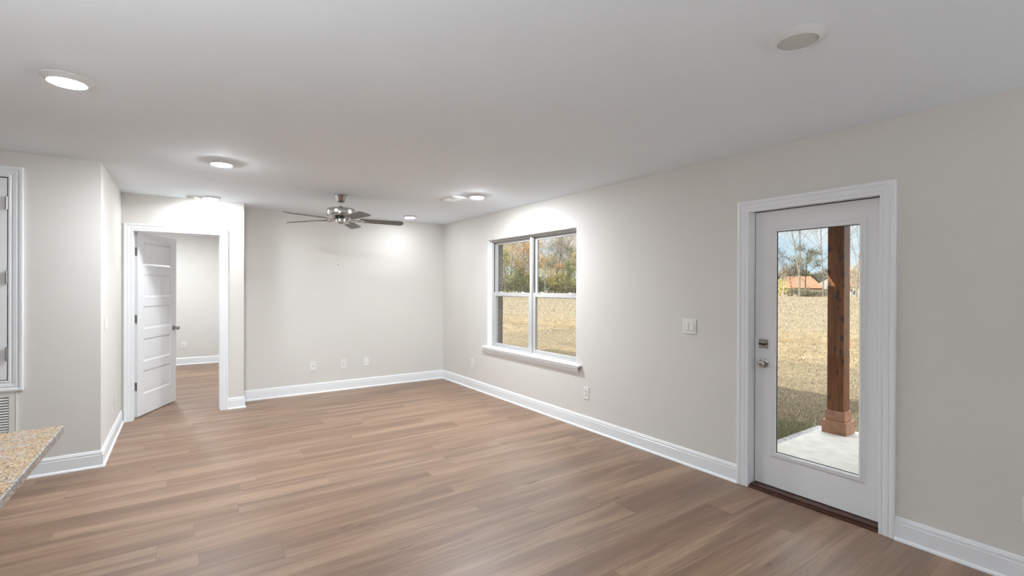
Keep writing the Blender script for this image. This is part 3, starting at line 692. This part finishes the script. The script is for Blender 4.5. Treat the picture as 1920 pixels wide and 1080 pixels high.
plate_obj('outlet', (-0.006, YBK, 0.365), B_, 'white outlet seen through the open interior door')

# ------------------------------------------------------------------ ceiling lights
def ceiling_light(x, y, label, lit=True, key='A'):
    o = empty('ceiling_light', (x, y, H), label, 'ceiling light')
    mb = MB(); mb.lathe([(0.071,-0.0215),(0.074,-0.0235),(0.0765,-0.0225),(0.095,-0.006),(0.0985,-0.003),(0.0985,-0.0002)], 56, cap=False)
    mb.lathe([(0.071,-0.0215),(0.071,-0.004)], 56, cap=False)
    mb.build('lamp_trim', M['lamptrim'], o, local=True, smooth=True)
    mb = MB(); mb.lathe([(0.0705,-0.0205),(0.067,-0.0245),(0.058,-0.0280),(0.040,-0.0310),(0.020,-0.0325),(0.0,-0.033)] if lit else [(0.0705,-0.0190),(0.062,-0.0195),(0.050,-0.0205),(0.03,-0.0215),(0.0,-0.0220)], 56, cap=False)
    mb.build('lamp_lens', M[key] if lit else M['lens_off'], o, local=True, smooth=True)
    return o
ceiling_light(-0.462, 3.085, 'lit round ceiling light at the upper left, the nearest one switched on', key='A')
ceiling_light(0.245, 4.445, 'lit round ceiling light in front of the left side wall corner', key='A2')
ceiling_light(0.245, 6.255, 'lit round ceiling light beside the smoke detector above the open door', key='A3')
ceiling_light(2.610, 4.455, 'lit round ceiling light right beside the ceiling vent', key='A4')
ceiling_light(2.607, 6.305, 'lit round ceiling light closest to the far right corner', key='A5')
ceiling_light(1.990, 0.905, 'unlit round ceiling light with grey lens at the upper right', lit=False)
ceiling_light(1.2, 8.8, 'lit round ceiling light of the room behind the open door', key='B')  # this and the next light are added, unseen, to brighten the back room
ceiling_light(-0.3, 9.4, 'lit round ceiling light deep in the room behind the open door', key='B')

def fill_globe(x, y, z, r, power_mat, label, group=None):  # pendants added out of view as fill for the room
    o = empty('pendant_light', (x, y, z-r), label, 'pendant light', group)
    mb = MB(); mb.tube((0,0,2*r), (0,0,H-(z-r)-0.02), 0.004); mb.lathe([(0.05, H-(z-r)-0.0003), (0.05, H-(z-r)-0.02), (0.01, H-(z-r)-0.03)], 24); mb.lathe([(0.03, 2*r-0.01), (0.03, 2*r+0.04), (0.012, 2*r+0.06)], 20)
    mb.build('pendant_stem', M['nickel'], o, local=True, smooth=True)
    mb = MB(); mb.lathe([(max(0.0, r*math.sin(PI*i/14)), r-r*math.cos(PI*i/14)) for i in range(15)], 28, cap=False); mb.build('globe_shade', M[power_mat], o, local=True, smooth=True)
    return o
fill_globe(-1.0, -0.9, 1.95, 0.12, 'G2', 'round white glass pendant over the near end of the island')
fill_globe(-1.0, 0.3, 1.95, 0.12, 'G2', 'round white glass pendant over the middle of the island')

# unseen bowl uplighters added behind the viewpoint as room fill
def fill_bowl(x, y, z, key, label):
    g = empty('bowl_lamp', (x, y, z), label, 'lamp')
    mb = MB(); mb.lathe([(0.0,0.0005),(0.09,0.0005),(0.09,0.012),(0.02,0.02),(0.015,0.10),(0.03,0.115)], 32); mb.build('lamp_base', M['nickel'], g, smooth=True, local=True)
    mb = MB(); mb.lathe([(0.0,0.115),(0.10,0.125),(0.17,0.155),(0.21,0.20),(0.205,0.20),(0.165,0.162),(0.10,0.135),(0.0,0.128)], 48, cap=False); mb.build('bowl', M['nickel'], g, smooth=True, local=True)
    mb = MB(); mb.lathe([(0.0,0.185),(0.17,0.185),(0.17,0.180),(0.0,0.180)], 40, cap=False); mb.build('bulb', M[key], g, local=True)
fill_bowl(-1.05, 0.5, 0.915, 'B2', 'open bowl uplighter standing on the granite island')
g = empty('sideboard', (2.6, -2.9, 0), 'low white sideboard behind the viewpoint', 'cabinet')  # unseen stand added only to carry the second uplighter
mb = MB(); mb.box(1.9, 3.2, -3.2, -2.7, 0.06, 0.80); mb.box(1.95, 3.15, -3.15, -2.75, 0.0, 0.06); mb.build('cabinet_body', M['cabinet'], g)
fill_bowl(2.6, -2.95, 0.80, 'B3', 'open bowl uplighter standing on the sideboard')

# smoke detector
g = empty('smoke_detector', (0.085, 6.300, H), 'small white smoke detector on the ceiling above the open door', 'smoke detector')
mb = MB(); mb.lathe([(0.072,0.0),(0.072,-0.012),(0.067,-0.018)], 40, cap=False); mb.lathe([(0.061,-0.019),(0.060,-0.034),(0.052,-0.040),(0.0,-0.042)], 40, cap=False); mb.build('detector_body', M['plate'], g, local=True, smooth=True)
mb = MB(); mb.lathe([(0.0665,-0.0178),(0.0600,-0.0195),(0.0612,-0.024)], 40, cap=False); mb.build('vent_ring', M['dark'], g, local=True)

# ceiling register
g = empty('ceiling_vent', (2.492, 4.765, H), 'white rectangular air vent on the ceiling beside a lit light', 'ceiling vent')
vw, vl = 0.105, 0.155
mV = lambda a, b, d: (a, b, -d)
mb = MB(); frame_sweep(mb, mV, -vw+0.028, vw-0.028, -vl+0.028, vl-0.028, [(0,0.0005),(0,0.009),(0.004,0.010),(0.026,0.004),(0.028,0.0005)]); mb.build('vent_frame', M['plate'], g, local=True)
mb = MB(); mb.box(-vw+0.028, vw-0.028, -vl+0.028, vl-0.028, -0.003, -0.0005); mb.build('duct', M['dark'], g, local=True)
mb = MB()
for i in range(11):
    yy = -vl+0.034+i*(2*vl-0.068)/10; t_ = -0.006 if i < 5 else 0.006
    mb.add([(-vw+0.028,yy,-0.002),(vw-0.028,yy,-0.002),(vw-0.028,yy+t_,-0.0095),(-vw+0.028,yy+t_,-0.0095),(-vw+0.028,yy+0.0012,-0.002),(vw-0.028,yy+0.0012,-0.002),(vw-0.028,yy+t_+0.0012,-0.0095),(-vw+0.028,yy+t_+0.0012,-0.0095)],
           [(0,1,2,3),(7,6,5,4),(0,4,5,1),(1,5,6,2),(2,6,7,3),(3,7,4,0)])
mb.build('louvre', M['plate'], g, local=True)
mb = MB(); mb.tube((0.03, vl-0.012, -0.004), (0.03, vl-0.012, -0.016), 0.004, seg=8); mb.build('damper_lever', M['darkmetal'], g, local=True)

# ------------------------------------------------------------------ ceiling fan
fan = empty('ceiling_fan', (1.402, 5.300, H), 'brushed nickel ceiling fan with five dark wood blades and a pull chain', 'ceiling fan')
F = lambda mb, nm, mat, par=fan, **k: mb.build(nm, mat, par, local=True, **k)
mb = MB(); mb.lathe([(0.072,-0.0003),(0.074,-0.008),(0.070,-0.014),(0.062,-0.030),(0.050,-0.060),(0.044,-0.072),(0.036,-0.078),(0.016,-0.080)], 40); F(mb, 'canopy', M['nickel'], smooth=True)
mb = MB(); mb.tube((0,0,-0.078), (0,0,-0.150), 0.011, seg=18); mb.lathe([(0.011,-0.118),(0.020,-0.122),(0.022,-0.132),(0.014,-0.142)], 20); F(mb, 'downrod', M['nickel'], smooth=True)
mb = MB(); mb.lathe([(0.013,-0.124),(0.024,-0.127),(0.025,-0.137),(0.016,-0.145)], 24); F(mb, 'collar', M['darkmetal'], smooth=True)
mb = MB(); mb.lathe([(0.02,-0.144),(0.110,-0.146),(0.136,-0.149),(0.145,-0.156),(0.147,-0.163),(0.147,-0.214),(0.143,-0.223),(0.130,-0.229),(0.095,-0.233),(0.07,-0.236),(0.0,-0.236)], 64); F(mb, 'motor_housing', M['nickel'], smooth=True)
mb = MB(); mb.lathe([(0.062,-0.236),(0.068,-0.240),(0.068,-0.247),(0.060,-0.250)], 40); F(mb, 'flywheel', M['darkmetal'], smooth=True)
mb = MB(); mb.lathe([(0.040,-0.250),(0.056,-0.255),(0.058,-0.262),(0.058,-0.302),(0.053,-0.312),(0.030,-0.318),(0.0,-0.319)], 40); F(mb, 'switch_housing', M['nickel'], smooth=True)
mb = MB(); cz = -0.312; cl = 0.42; ax, ay = -0.040, -0.030
n_ = 60
for i in range(n_):
    z0_ = cz - i*cl/n_; mb.tube((ax,ay,z0_), (ax,ay,z0_-cl/n_*0.72), 0.0006, seg=5)
F(mb, 'pull_chain', M['nickel'])
mb = MB(); mb.lathe([(0.0015,0.0),(0.005,-0.006),(0.0065,-0.020),(0.003,-0.028),(0,-0.029)], 12, (ax, ay, cz-cl)); F(mb, 'chain_pull', M['nickel'], smooth=True)
# one blade (local: along +X), then copies
def rounded_blade():
    r0, r1, w0, w1 = 0.205, 0.665, 0.054, 0.066; th = 0.0055; out = []
    out.append((r0, -w0)); out.append((r1-0.045, -w1))
    for i in range(1, 8):
        q = -PI/2 + PI/2*i/8; out.append((r1-0.045+0.045*math.cos(q), -w1+0.045+0.045*math.sin(q)))
    for i in range(0, 8):
        q = PI/2*i/8; out.append((r1-0.045+0.045*math.cos(q), w1-0.045+0.045*math.sin(q)))
    out += [(r1-0.045, w1), (r0, w0), (r0-0.012, w0*0.6), (r0-0.012, -w0*0.6)]
    n = len(out); mb = MB(); vs = [(x, y, -th/2) for x, y in out] + [(x, y, th/2) for x, y in out]
    mb.add(vs, [tuple(reversed(range(n))), tuple(range(n, 2*n))] + [(i, (i+1)%n, n+(i+1)%n, n+i) for i in range(n)]); return mb
def iron():
    mb = MB()
    # curved arm from the flywheel dropping to the blade, then a three-lobed plate
    pts = [(0.060,0,0.012),(0.090,0,0.002),(0.115,0,-0.013),(0.140,0,-0.017),(0.170,0,-0.011),(0.200,0,-0.006)]
    for s in (-1, 1):
        for i in range(len(pts)-1):
            k0 = 0.010 + 0.020*math.sin(PI*i/(len(pts)-1)); k1 = 0.010 + 0.020*math.sin(PI*(i+1)/(len(pts)-1))
            a = Vector(pts[i]) + Vector((0, s*k0, 0)); b = Vector(pts[i+1]) + Vector((0, s*k1, 0)); mb.tube(a, b, 0.0055, seg=8)
    mb.box(0.190, 0.275, -0.012, 0.012, -0.0075, -0.003); mb.box(0.192, 0.235, -0.040, 0.040, -0.0075, -0.003)
    for x, y in ((0.265,0),(0.214,-0.033),(0.214,0.033)): mb.lathe([(0.006,-0.003),(0.006,-0.009),(0.003,-0.011),(0,-0.011)], 12, (x, y, 0))
    return mb
BZ = -0.262
blades = []
for i in range(5):
    a = math.radians(22 + 72*i) - YAW
    if i == 0:
        b = rounded_blade().build('blade', M['blade'], None, local=True); ir = iron().build('blade_arm', M['nickel'], None, local=True, smooth=True); ir.parent = b; proto = (b, ir)
    else:
        b = proto[0].copy(); ir = proto[1].copy(); COL.objects.link(b); COL.objects.link(ir); ir.parent = b
    b.parent = fan; b.location = (0, 0, BZ)
    b.rotation_euler = (Matrix.Rotation(a, 3, 'Z') @ Matrix.Rotation(math.radians(1.0), 3, 'Y') @ Matrix.Rotation(math.radians(-12.5), 3, 'X')).to_euler()
# ------------------------------------------------------------------ porch post
px0, px1, py0, py1 = 5.75, 5.97, 2.112, 2.350
pc = ((px0+px1)/2, (py0+py1)/2)
g = empty('porch_post', (pc[0], pc[1], SLZ), 'reddish stained cedar porch post with stepped base on the patio corner', 'post')
mb = MB(); mb.box(px0, px1, py0, py1, SLZ, SLZ+0.135); mb.build('lower_plinth', M['cedar_base'], g, bevel=0.004)
mb = MB(); mb.box(px0+0.024, px1-0.024, py0+0.024, py1-0.024, SLZ+0.135, SLZ+0.245); mb.build('upper_plinth', M['cedar_base'], g, bevel=0.004)
mb = MB(); mb.box(pc[0]-0.077, pc[0]+0.077, pc[1]-0.079, pc[1]+0.079, SLZ+0.245, 2.16); mb.build('post_shaft', M['cedar'], g, bevel=0.004)

# ------------------------------------------------------------------ grass (uncountable)
def blades_mesh(name, mat, pts, h0, h1, w0, w1, seed, zf=None):
    rg = np.random.default_rng(seed); n = len(pts); pts = np.asarray(pts)
    z = np.array([gz(x, y) for x, y in pts]) - 0.004
    a = rg.uniform(0, 2*PI, n); k_ = 1.0 if zf is None else zf; h = rg.uniform(h0, h1, n)*np.sqrt(k_); w = rg.uniform(w0, w1, n)*k_; la = rg.uniform(0, 2*PI, n); ln = rg.uniform(0.3, 1.1, n)*h
    dx, dy = np.cos(a)*w/2, np.sin(a)*w/2
    co = np.empty((n, 3, 3)); co[:,0] = np.c_[pts[:,0]-dx, pts[:,1]-dy, z]; co[:,1] = np.c_[pts[:,0]+dx, pts[:,1]+dy, z]
    co[:,2] = np.c_[pts[:,0]+np.cos(la)*ln, pts[:,1]+np.sin(la)*ln, z+h]
    me = bpy.data.meshes.new(name); me.vertices.add(3*n); me.vertices.foreach_set('co', co.ravel())
    me.loops.add(3*n); me.loops.foreach_set('vertex_index', np.arange(3*n, dtype=np.int32)); me.polygons.add(n)
    me.polygons.foreach_set('loop_start', np.arange(0, 3*n, 3, dtype=np.int32)); me.update(calc_edges=True); me.materials.append(mat)
    o = bpy.data.objects.new(name, me); COL.objects.link(o); return o
rg = np.random.default_rng(5)
def scatter(n, x0, x1, y0, y1, keep=None, bias=1.0):
    u = rg.random(n)**bias; p = np.c_[x0+(x1-x0)*u, y0+(y1-y0)*rg.random(n)]
    return p if keep is None else p[keep(p)]
nearp = scatter(230000, 3.75, 11, 2.54, 7.0, lambda p: (p[:,1] < 0.62*p[:,0]+0.8))
nearp = np.vstack([nearp, scatter(40000, 6.1, 11, -1.0, 2.54), scatter(110000, 6.0, 13, 7.0, 14)])
o = blades_mesh('dormant_grass', M['grass'], nearp, 0.012, 0.034, 0.0045, 0.009, 1); tag(o, 'short dry tan lawn grass growing around the patio slab', 'grass', kind='stuff')
o = blades_mesh('green_grass', M['grass_green'], scatter(11000, 3.75, 6.1, 2.52, 3.0), 0.015, 0.045, 0.004, 0.009, 2); tag(o, 'strip of greener grass along the patio slab edge', 'grass', kind='stuff')
nm_ = 160000
dist = 9.5*np.exp(rg.random(nm_)*math.log(98/9.5)); ang_ = rg.uniform(math.radians(-2), math.radians(66), nm_)     # from due east round towards the wood
mp_ = np.c_[dist*np.cos(ang_), dist*np.sin(ang_)]; ok_ = mp_[:,0] > 9.0; mp_ = mp_[ok_]; dist = dist[ok_]
o = blades_mesh('field_grass', M['grass'], mp_, 0.02, 0.045, 0.010, 0.020, 3, np.clip(dist/14, 1.0, 4.5)); tag(o, 'tufts of straw coloured grass across the open field', 'grass', kind='stuff')

# ------------------------------------------------------------------ trees
def tree_meshes(seed, height, kind, leaf, bark, spread=0.45, trunk_r=None, leaves=2400, first=0.28, leafsize=(0.12, 0.26), levels=4, fork=False):
    R = random.Random(seed); mb = MB(); tips = []
    tr = trunk_r or height*0.014
    def branch(p, d, length, r, lvl):
        n = 5 if lvl == 0 else 3
        q = p.copy(); dd = d.copy(); rr = r if lvl == 0 or kind != 'bare' else r*0.75; pts = [(q.copy(), rr, dd.copy())]
        for i in range(n):
            dd = (dd + Vector((R.uniform(-1,1), R.uniform(-1,1), R.uniform(-0.3,0.8)))*(0.09 if lvl == 0 else 0.20)).normalized()
            q2 = q + dd*(length/n); r2 = rr*(0.86 if lvl == 0 else 0.72)
            mb.tube(q, q2, rr, r2, seg=6 if lvl == 0 else (4 if lvl == 1 else 3), cap=False); q = q2; rr = r2; pts.append((q.copy(), rr, dd.copy()))
        if lvl >= 2: tips.extend([x[0] for x in pts[1:]])
        if lvl < levels:
            k = ({0: 9, 1: 5, 2: 4, 3: 3} if kind != 'bare' else {0: 14, 1: 6, 2: 4, 3: 3})[lvl]
            for j in range(k):
                f = (first + (1-first)*(j+R.random())/k) if lvl == 0 else R.uniform(0.3, 1.0)
                idx = min(n-1, int(f*n)); fr = f*n-idx; a = pts[idx]; b = pts[idx+1]
                pp = a[0].lerp(b[0], fr); ang = R.uniform(0, 2*PI); t = Vector((math.cos(ang), math.sin(ang), 0))
                up_ = R.uniform(0.55, 1.3) if kind == 'bare' else R.uniform(0.15, 0.9)
                nd = (t*1.0 + a[2]*up_ + Vector((0,0,0.25))).normalized()
                ll = length*(spread*(1.15-0.6*f) if lvl == 0 else R.uniform(0.42, 0.62)); branch(pp, nd, ll, max(0.012, a[1]*(0.50 if lvl == 0 else 0.6)), lvl+1)
    if fork:
        mb.tube((0,0,-0.3), (0,0,height*0.22), tr, tr*0.85, seg=6, cap=False)
        for s in (-1, 1):
            branch(Vector((0,0,height*0.21)), Vector((s*0.30, R.uniform(-.2,.2), 1)).normalized(), height*0.75, tr*0.65, 0)
    else:
        branch(Vector((0,0,-0.3)), Vector((R.uniform(-.04,.04), R.uniform(-.04,.04), 1)).normalized(), height*(0.92 if kind != 'bare' else 0.88), tr, 0)
    lf = None
    if leaves and tips:
        lf = MB()
        for i in range(leaves):
            c = R.choice(tips) + Vector((R.gauss(0, .42), R.gauss(0, .42), R.gauss(0, .34)))
            s = R.uniform(*leafsize); u = Vector((R.gauss(0,1), R.gauss(0,1), R.gauss(0,1))).normalized(); w = u.cross(Vector((R.gauss(0,1), R.gauss(0,1), R.gauss(0,1)))).normalized()
            n = len(lf.v); lf.v += [tuple(c-u*s*.5), tuple(c+w*s*.4), tuple(c+u*s*.5), tuple(c-w*s*.4)]; lf.f.append((n, n+1, n+2, n+3))
    return mb, lf
PROTO = {}
def proto_tree(key, **k):
    mb, lf = tree_meshes(**k); mt_, ml = k['bark'], k['leaf']
    def tomesh(b, nm, mat):
        me = bpy.data.meshes.new(nm); me.from_pydata(b.v, [], b.f); me.materials.append(M[mat]); me.update(); return me
    PROTO[key] = (tomesh(mb, 'trunk', mt_), tomesh(lf, 'foliage', ml) if lf else None)
proto_tree('yellow_a', seed=1, height=15, kind='leafy', leaf='leaf_yellowgreen', bark='bark', leaves=2300)
proto_tree('yellow_b', seed=2, height=12, kind='leafy', leaf='leaf_yellowgreen', bark='bark_white', leaves=1900, first=0.15)
proto_tree('orange_a', seed=3, height=16, kind='leafy', leaf='leaf_orange', bark='bark', leaves=2300)
proto_tree('orange_b', seed=4, height=13, kind='leafy', leaf='leaf_orange', bark='bark_dark', leaves=1900)
proto_tree('green_a', seed=5, height=17, kind='leafy', leaf='leaf_green', bark='bark_dark', leaves=2300, spread=0.36)
proto_tree('green_b', seed=6, height=10, kind='leafy', leaf='leaf_green', bark='bark', leaves=3000, first=0.1, spread=0.42)
proto_tree('tan_a', seed=7, height=15, kind='leafy', leaf='leaf_tan', bark='bark_white', leaves=1900)
proto_tree('bare_a', seed=8, height=19, kind='bare', leaf='leaf_tan', bark='bark', leaves=0, spread=0.50, trunk_r=0.17)
proto_tree('bare_b', seed=21, height=17, kind='bare', leaf='leaf_tan', bark='bark', leaves=0, spread=0.44, trunk_r=0.15)
proto_tree('bare_c', seed=10, height=18, kind='bare', leaf='leaf_tan', bark='bark', leaves=0, fork=True, spread=0.46, trunk_r=0.19)
proto_tree('bare_small', seed=11, height=8.5, kind='bare', leaf='leaf_tan', bark='bark_dark', leaves=0, spread=0.55, trunk_r=0.08)
proto_tree('sapling', seed=12, height=7.5, kind='bare', leaf='leaf_tan', bark='bark_white', leaves=500, spread=0.30, trunk_r=0.10, levels=3, leafsize=(0.12, 0.22))
proto_tree('pine', seed=13, height=11, kind='leafy', leaf='leaf_pine', bark='bark_dark', leaves=3600, spread=0.42, first=0.38, leafsize=(0.12, 0.26))
proto_tree('green_far', seed=17, height=10, kind='leafy', leaf='leaf_pine', bark='bark_dark', leaves=3000, first=0.1, spread=0.42, leafsize=(0.2, 0.4))
proto_tree('brush_far', seed=18, height=10, kind='leafy', leaf='leaf_brush', bark='bark_dark', leaves=2400, first=0.1, spread=0.45, leafsize=(0.2, 0.4))
proto_tree('shrub', seed=14, height=2.6, kind='leafy', leaf='leaf_yellowgreen', bark='bark', leaves=1500, spread=0.8, first=0.05, levels=3, leafsize=(0.10, 0.22))
proto_tree('shrub_tan', seed=15, height=2.0, kind='leafy', leaf='leaf_brush', bark='bark', leaves=1300, spread=0.9, first=0.05, levels=3, leafsize=(0.10, 0.22))
proto_tree('shrub_green', seed=16, height=2.6, kind='leafy', leaf='leaf_green', bark='bark', leaves=1300, spread=0.8, first=0.05, levels=3, leafsize=(0.10, 0.22))
NAMES = {'shrub_green': 'shrub', 'pine': 'evergreen_tree', 'shrub': 'shrub', 'shrub_tan': 'shrub', 'sapling': 'sapling'}
def tree(key, px, depth, label, group=None, scale=1.0, rz=0.0, cat='tree'):
    p = at(px, depth); nm = NAMES.get(key, 'bare_tree' if key.startswith('bare') else 'autumn_tree')
    if key.startswith('green'): nm = 'green_tree'
    z = gz(p[0], p[1])
    o = empty(nm, (p[0], p[1], z), label, cat, group, None, rz); o.scale = (scale,)*3
    t = bpy.data.objects.new('trunk', PROTO[key][0]); COL.objects.link(t); t.parent = o
    if PROTO[key][1]:
        f = bpy.data.objects.new('foliage', PROTO[key][1]); COL.objects.link(f); f.parent = o
    return o
R = random.Random(77)
WOOD = {'yellow': ('yellow green autumn tree in the wood beyond the field, seen through the window', 'yellow green trees of the wood'),
        'orange': ('orange leaved autumn tree in the wood beyond the field, seen through the window', 'orange trees of the wood'),
        'green': ('dark olive green tree in the wood beyond the field, seen through the window', 'olive green trees of the wood'),
        'tan': ('tree with sparse tan leaves in the wood beyond the field, seen through the window', 'tan leaved trees of the wood'),
        'bare': ('leafless tree in the wood beyond the field, seen through the window', 'leafless trees of the wood')}
wood = [  # key, px, depth, scale
 ('yellow_a', 930, 80, .95), ('green_b', 948, 78, .9), ('yellow_a', 958, 86, 1.0), ('green_b', 966, 80, .8), ('orange_a', 980, 79, .90), ('orange_b', 972, 92, 1.0), ('green_b', 982, 79, .55),
 ('tan_a', 1000, 90, .9), ('bare_a', 1008, 78, .85), ('orange_b', 1010, 78, .85), ('yellow_b', 1022, 79, .72), ('green_a', 1040, 86, .88), ('bare_b', 1028, 84, .85), ('tan_a', 1052, 88, .9),
 ('orange_b', 1040, 80, .55), ('green_b', 1062, 79, .75), ('tan_a', 1070, 84, .95), ('bare_a', 1060, 82, .85), ('green_a', 1080, 84, .7), ('orange_a', 1092, 90, .85), ('yellow_b', 1092, 80, .9),
 ('green_b', 1000, 96, 1.0), ('tan_a', 950, 98, 1.1), ('green_b', 1035, 100, 1.1), ('tan_a', 975, 104, 1.1), ('green_b', 1070, 98, 1.2), ('green_b', 940, 92, 1.1), ('bare_b', 990, 82, .8), ('bare_b', 952, 84, .85), ('bare_a', 938, 88, .9),
 ('yellow_a', 905, 82, 1.0), ('tan_a', 1115, 84, 1.0), ('green_b', 1130, 88, 1.2), ('bare_a', 1150, 86, 1.0), ('orange_b', 885, 86, 1.0), ('green_b', 915, 96, 1.2), ('tan_a', 1105, 98, 1.1), ('bare_b', 1068, 80, .9)]
for k, px, dp, sc in wood:
    lab, grp = WOOD[k.split('_')[0]]; tree(k, px, dp, lab, grp, sc*0.74, R.uniform(0, 6.28))
for i in range(30):
    key = ('shrub', 'shrub_tan', 'shrub', 'shrub_green')[i % 4]
    lab, grp = {'shrub': ('yellow green bush at the foot of the wood, seen through the window', 'yellow green bushes below the wood'), 'shrub_tan': ('tan bush at the foot of the wood, seen through the window', 'tan bushes below the wood'),
                'shrub_green': ('dark green bush at the foot of the wood, seen through the window', 'dark green bushes below the wood')}[key]
    tree(key, 905 + i*7.6, 81 + 7*((i*7) % 5)/4, lab, grp, R.uniform(0.8, 1.3), i*0.7, 'shrub')
# through the patio door
tree('bare_c', 1499, 84, 'tall forked leafless tree in front of the brown roofed house', None, 1.0, 0.7)
tree('bare_b', 1543, 86, 'tall pale leafless tree just left of the porch post', None, 1.0, 2.0)
tree('bare_small', 1457, 88, 'small leafless tree at the left edge of the door glass', None, 1.0, 1.0)
tree('bare_small', 1485, 90, 'thin leaning leafless tree in front of the brown roof', None, 0.75, 3.0)
tree('sapling', 1468, 90, 'slim pale sapling left of the brown roofed house', None, 0.85, 0.5)
tree('pine', 1512, 98, 'spreading dark evergreen behind the tall forked tree', None, 0.95, 0.3)
tree('bare_a', 1606, 80, 'tall leafless tree right of the porch post', None, 0.95, 4.0)
for i, (px, dp) in enumerate(((1598, 92), (1603, 96), (1609, 90), (1614, 94), (1620, 92), (1590, 96))):
    tree('sapling', px, dp, 'slim pale sapling in the thin row right of the porch post', 'saplings right of the post', 0.9, i*1.1)
tree('shrub', 1460, 93, 'yellow green shrub at the field edge left of the brown roofed house', None, 1.05, 0, 'shrub')
for i, (px, dp, sc) in enumerate(((1492, 96, .8), (1506, 97, .75), (1517, 96, .8), (1528, 97, .75), (1538, 96, .7), (1552, 97, .9), (1476, 97, .7))):
    tree('shrub_tan', px, dp, 'low tan shrub in the row before the distant houses', 'shrubs before the houses', sc, i*0.9, 'shrub')
for i in range(26):
    px = 1410 + i*10.5
    tree(('green_far', 'brush_far', 'green_far')[i % 3], px, 185 + 14*math.sin(i*2.1), 'distant tree in the far woods behind the houses', 'far woods behind the houses', R.uniform(0.75, 1.0), i*1.3)

# ------------------------------------------------------------------ distant houses
def house(px, depth, w, dpt, zg, zeave, zridge, roofm, wallm, label, rz, hip=0.5):
    p = at(px, depth); g = empty('house', (p[0], p[1], zg), label, 'house', None, None, rz)
    h = zeave-zg; rh = zridge-zg
    mb = MB(); mb.box(-w/2, w/2, -dpt/2, dpt/2, -0.5, h); mb.build('house_wall', M[wallm], g, local=True)
    a, b = w/2+0.5, dpt/2+0.5; rx = w/2*(1-hip)
    mb = MB(); mb.add([(-a,-b,h-0.1),(a,-b,h-0.1),(a,b,h-0.1),(-a,b,h-0.1),(-rx,0,rh),(rx,0,rh)], [(0,1,5,4),(1,2,5),(2,3,4,5),(3,0,4),(0,3,2,1)]); mb.build('roof', M[roofm], g, local=True)
    for xw in (-w*0.3, w*0.12, w*0.34):
        mb = MB(); mb.box(xw-0.55, xw+0.55, -dpt/2-0.04, -dpt/2+0.02, 0.9, 2.1); fr = mb.build('window_frame', M['trim'], g, local=True)
        mb = MB(); mb.box(xw-0.45, xw+0.45, -dpt/2-0.06, -dpt/2-0.03, 1.0, 2.0); mb.build('pane', M['pane_dark'], fr, local=True)
    mb = MB(); mb.box(-0.09*w-0.5, -0.09*w+0.5, -dpt/2-0.05, -dpt/2+0.02, 0.0, 2.1); mb.build('front_door', M['housewall'], g, local=True)
    return g
fr = -math.radians(67)
house(1498, 128, 10.5, 9, -1.4, 1.55, 4.6, 'roof_brown', 'housebrick', 'distant house with orange brown roof seen through the patio door', fr)
house(1556, 136, 9.5, 9, -1.4, 1.2, 4.2, 'roof_grey', 'housewall', 'distant pale house with grey roof partly behind the porch post', fr, 0.9)
house(1622, 132, 9.0, 9, -1.4, 2.0, 5.0, 'roof_brown', 'housewall', 'distant cream house right of the porch post', fr)
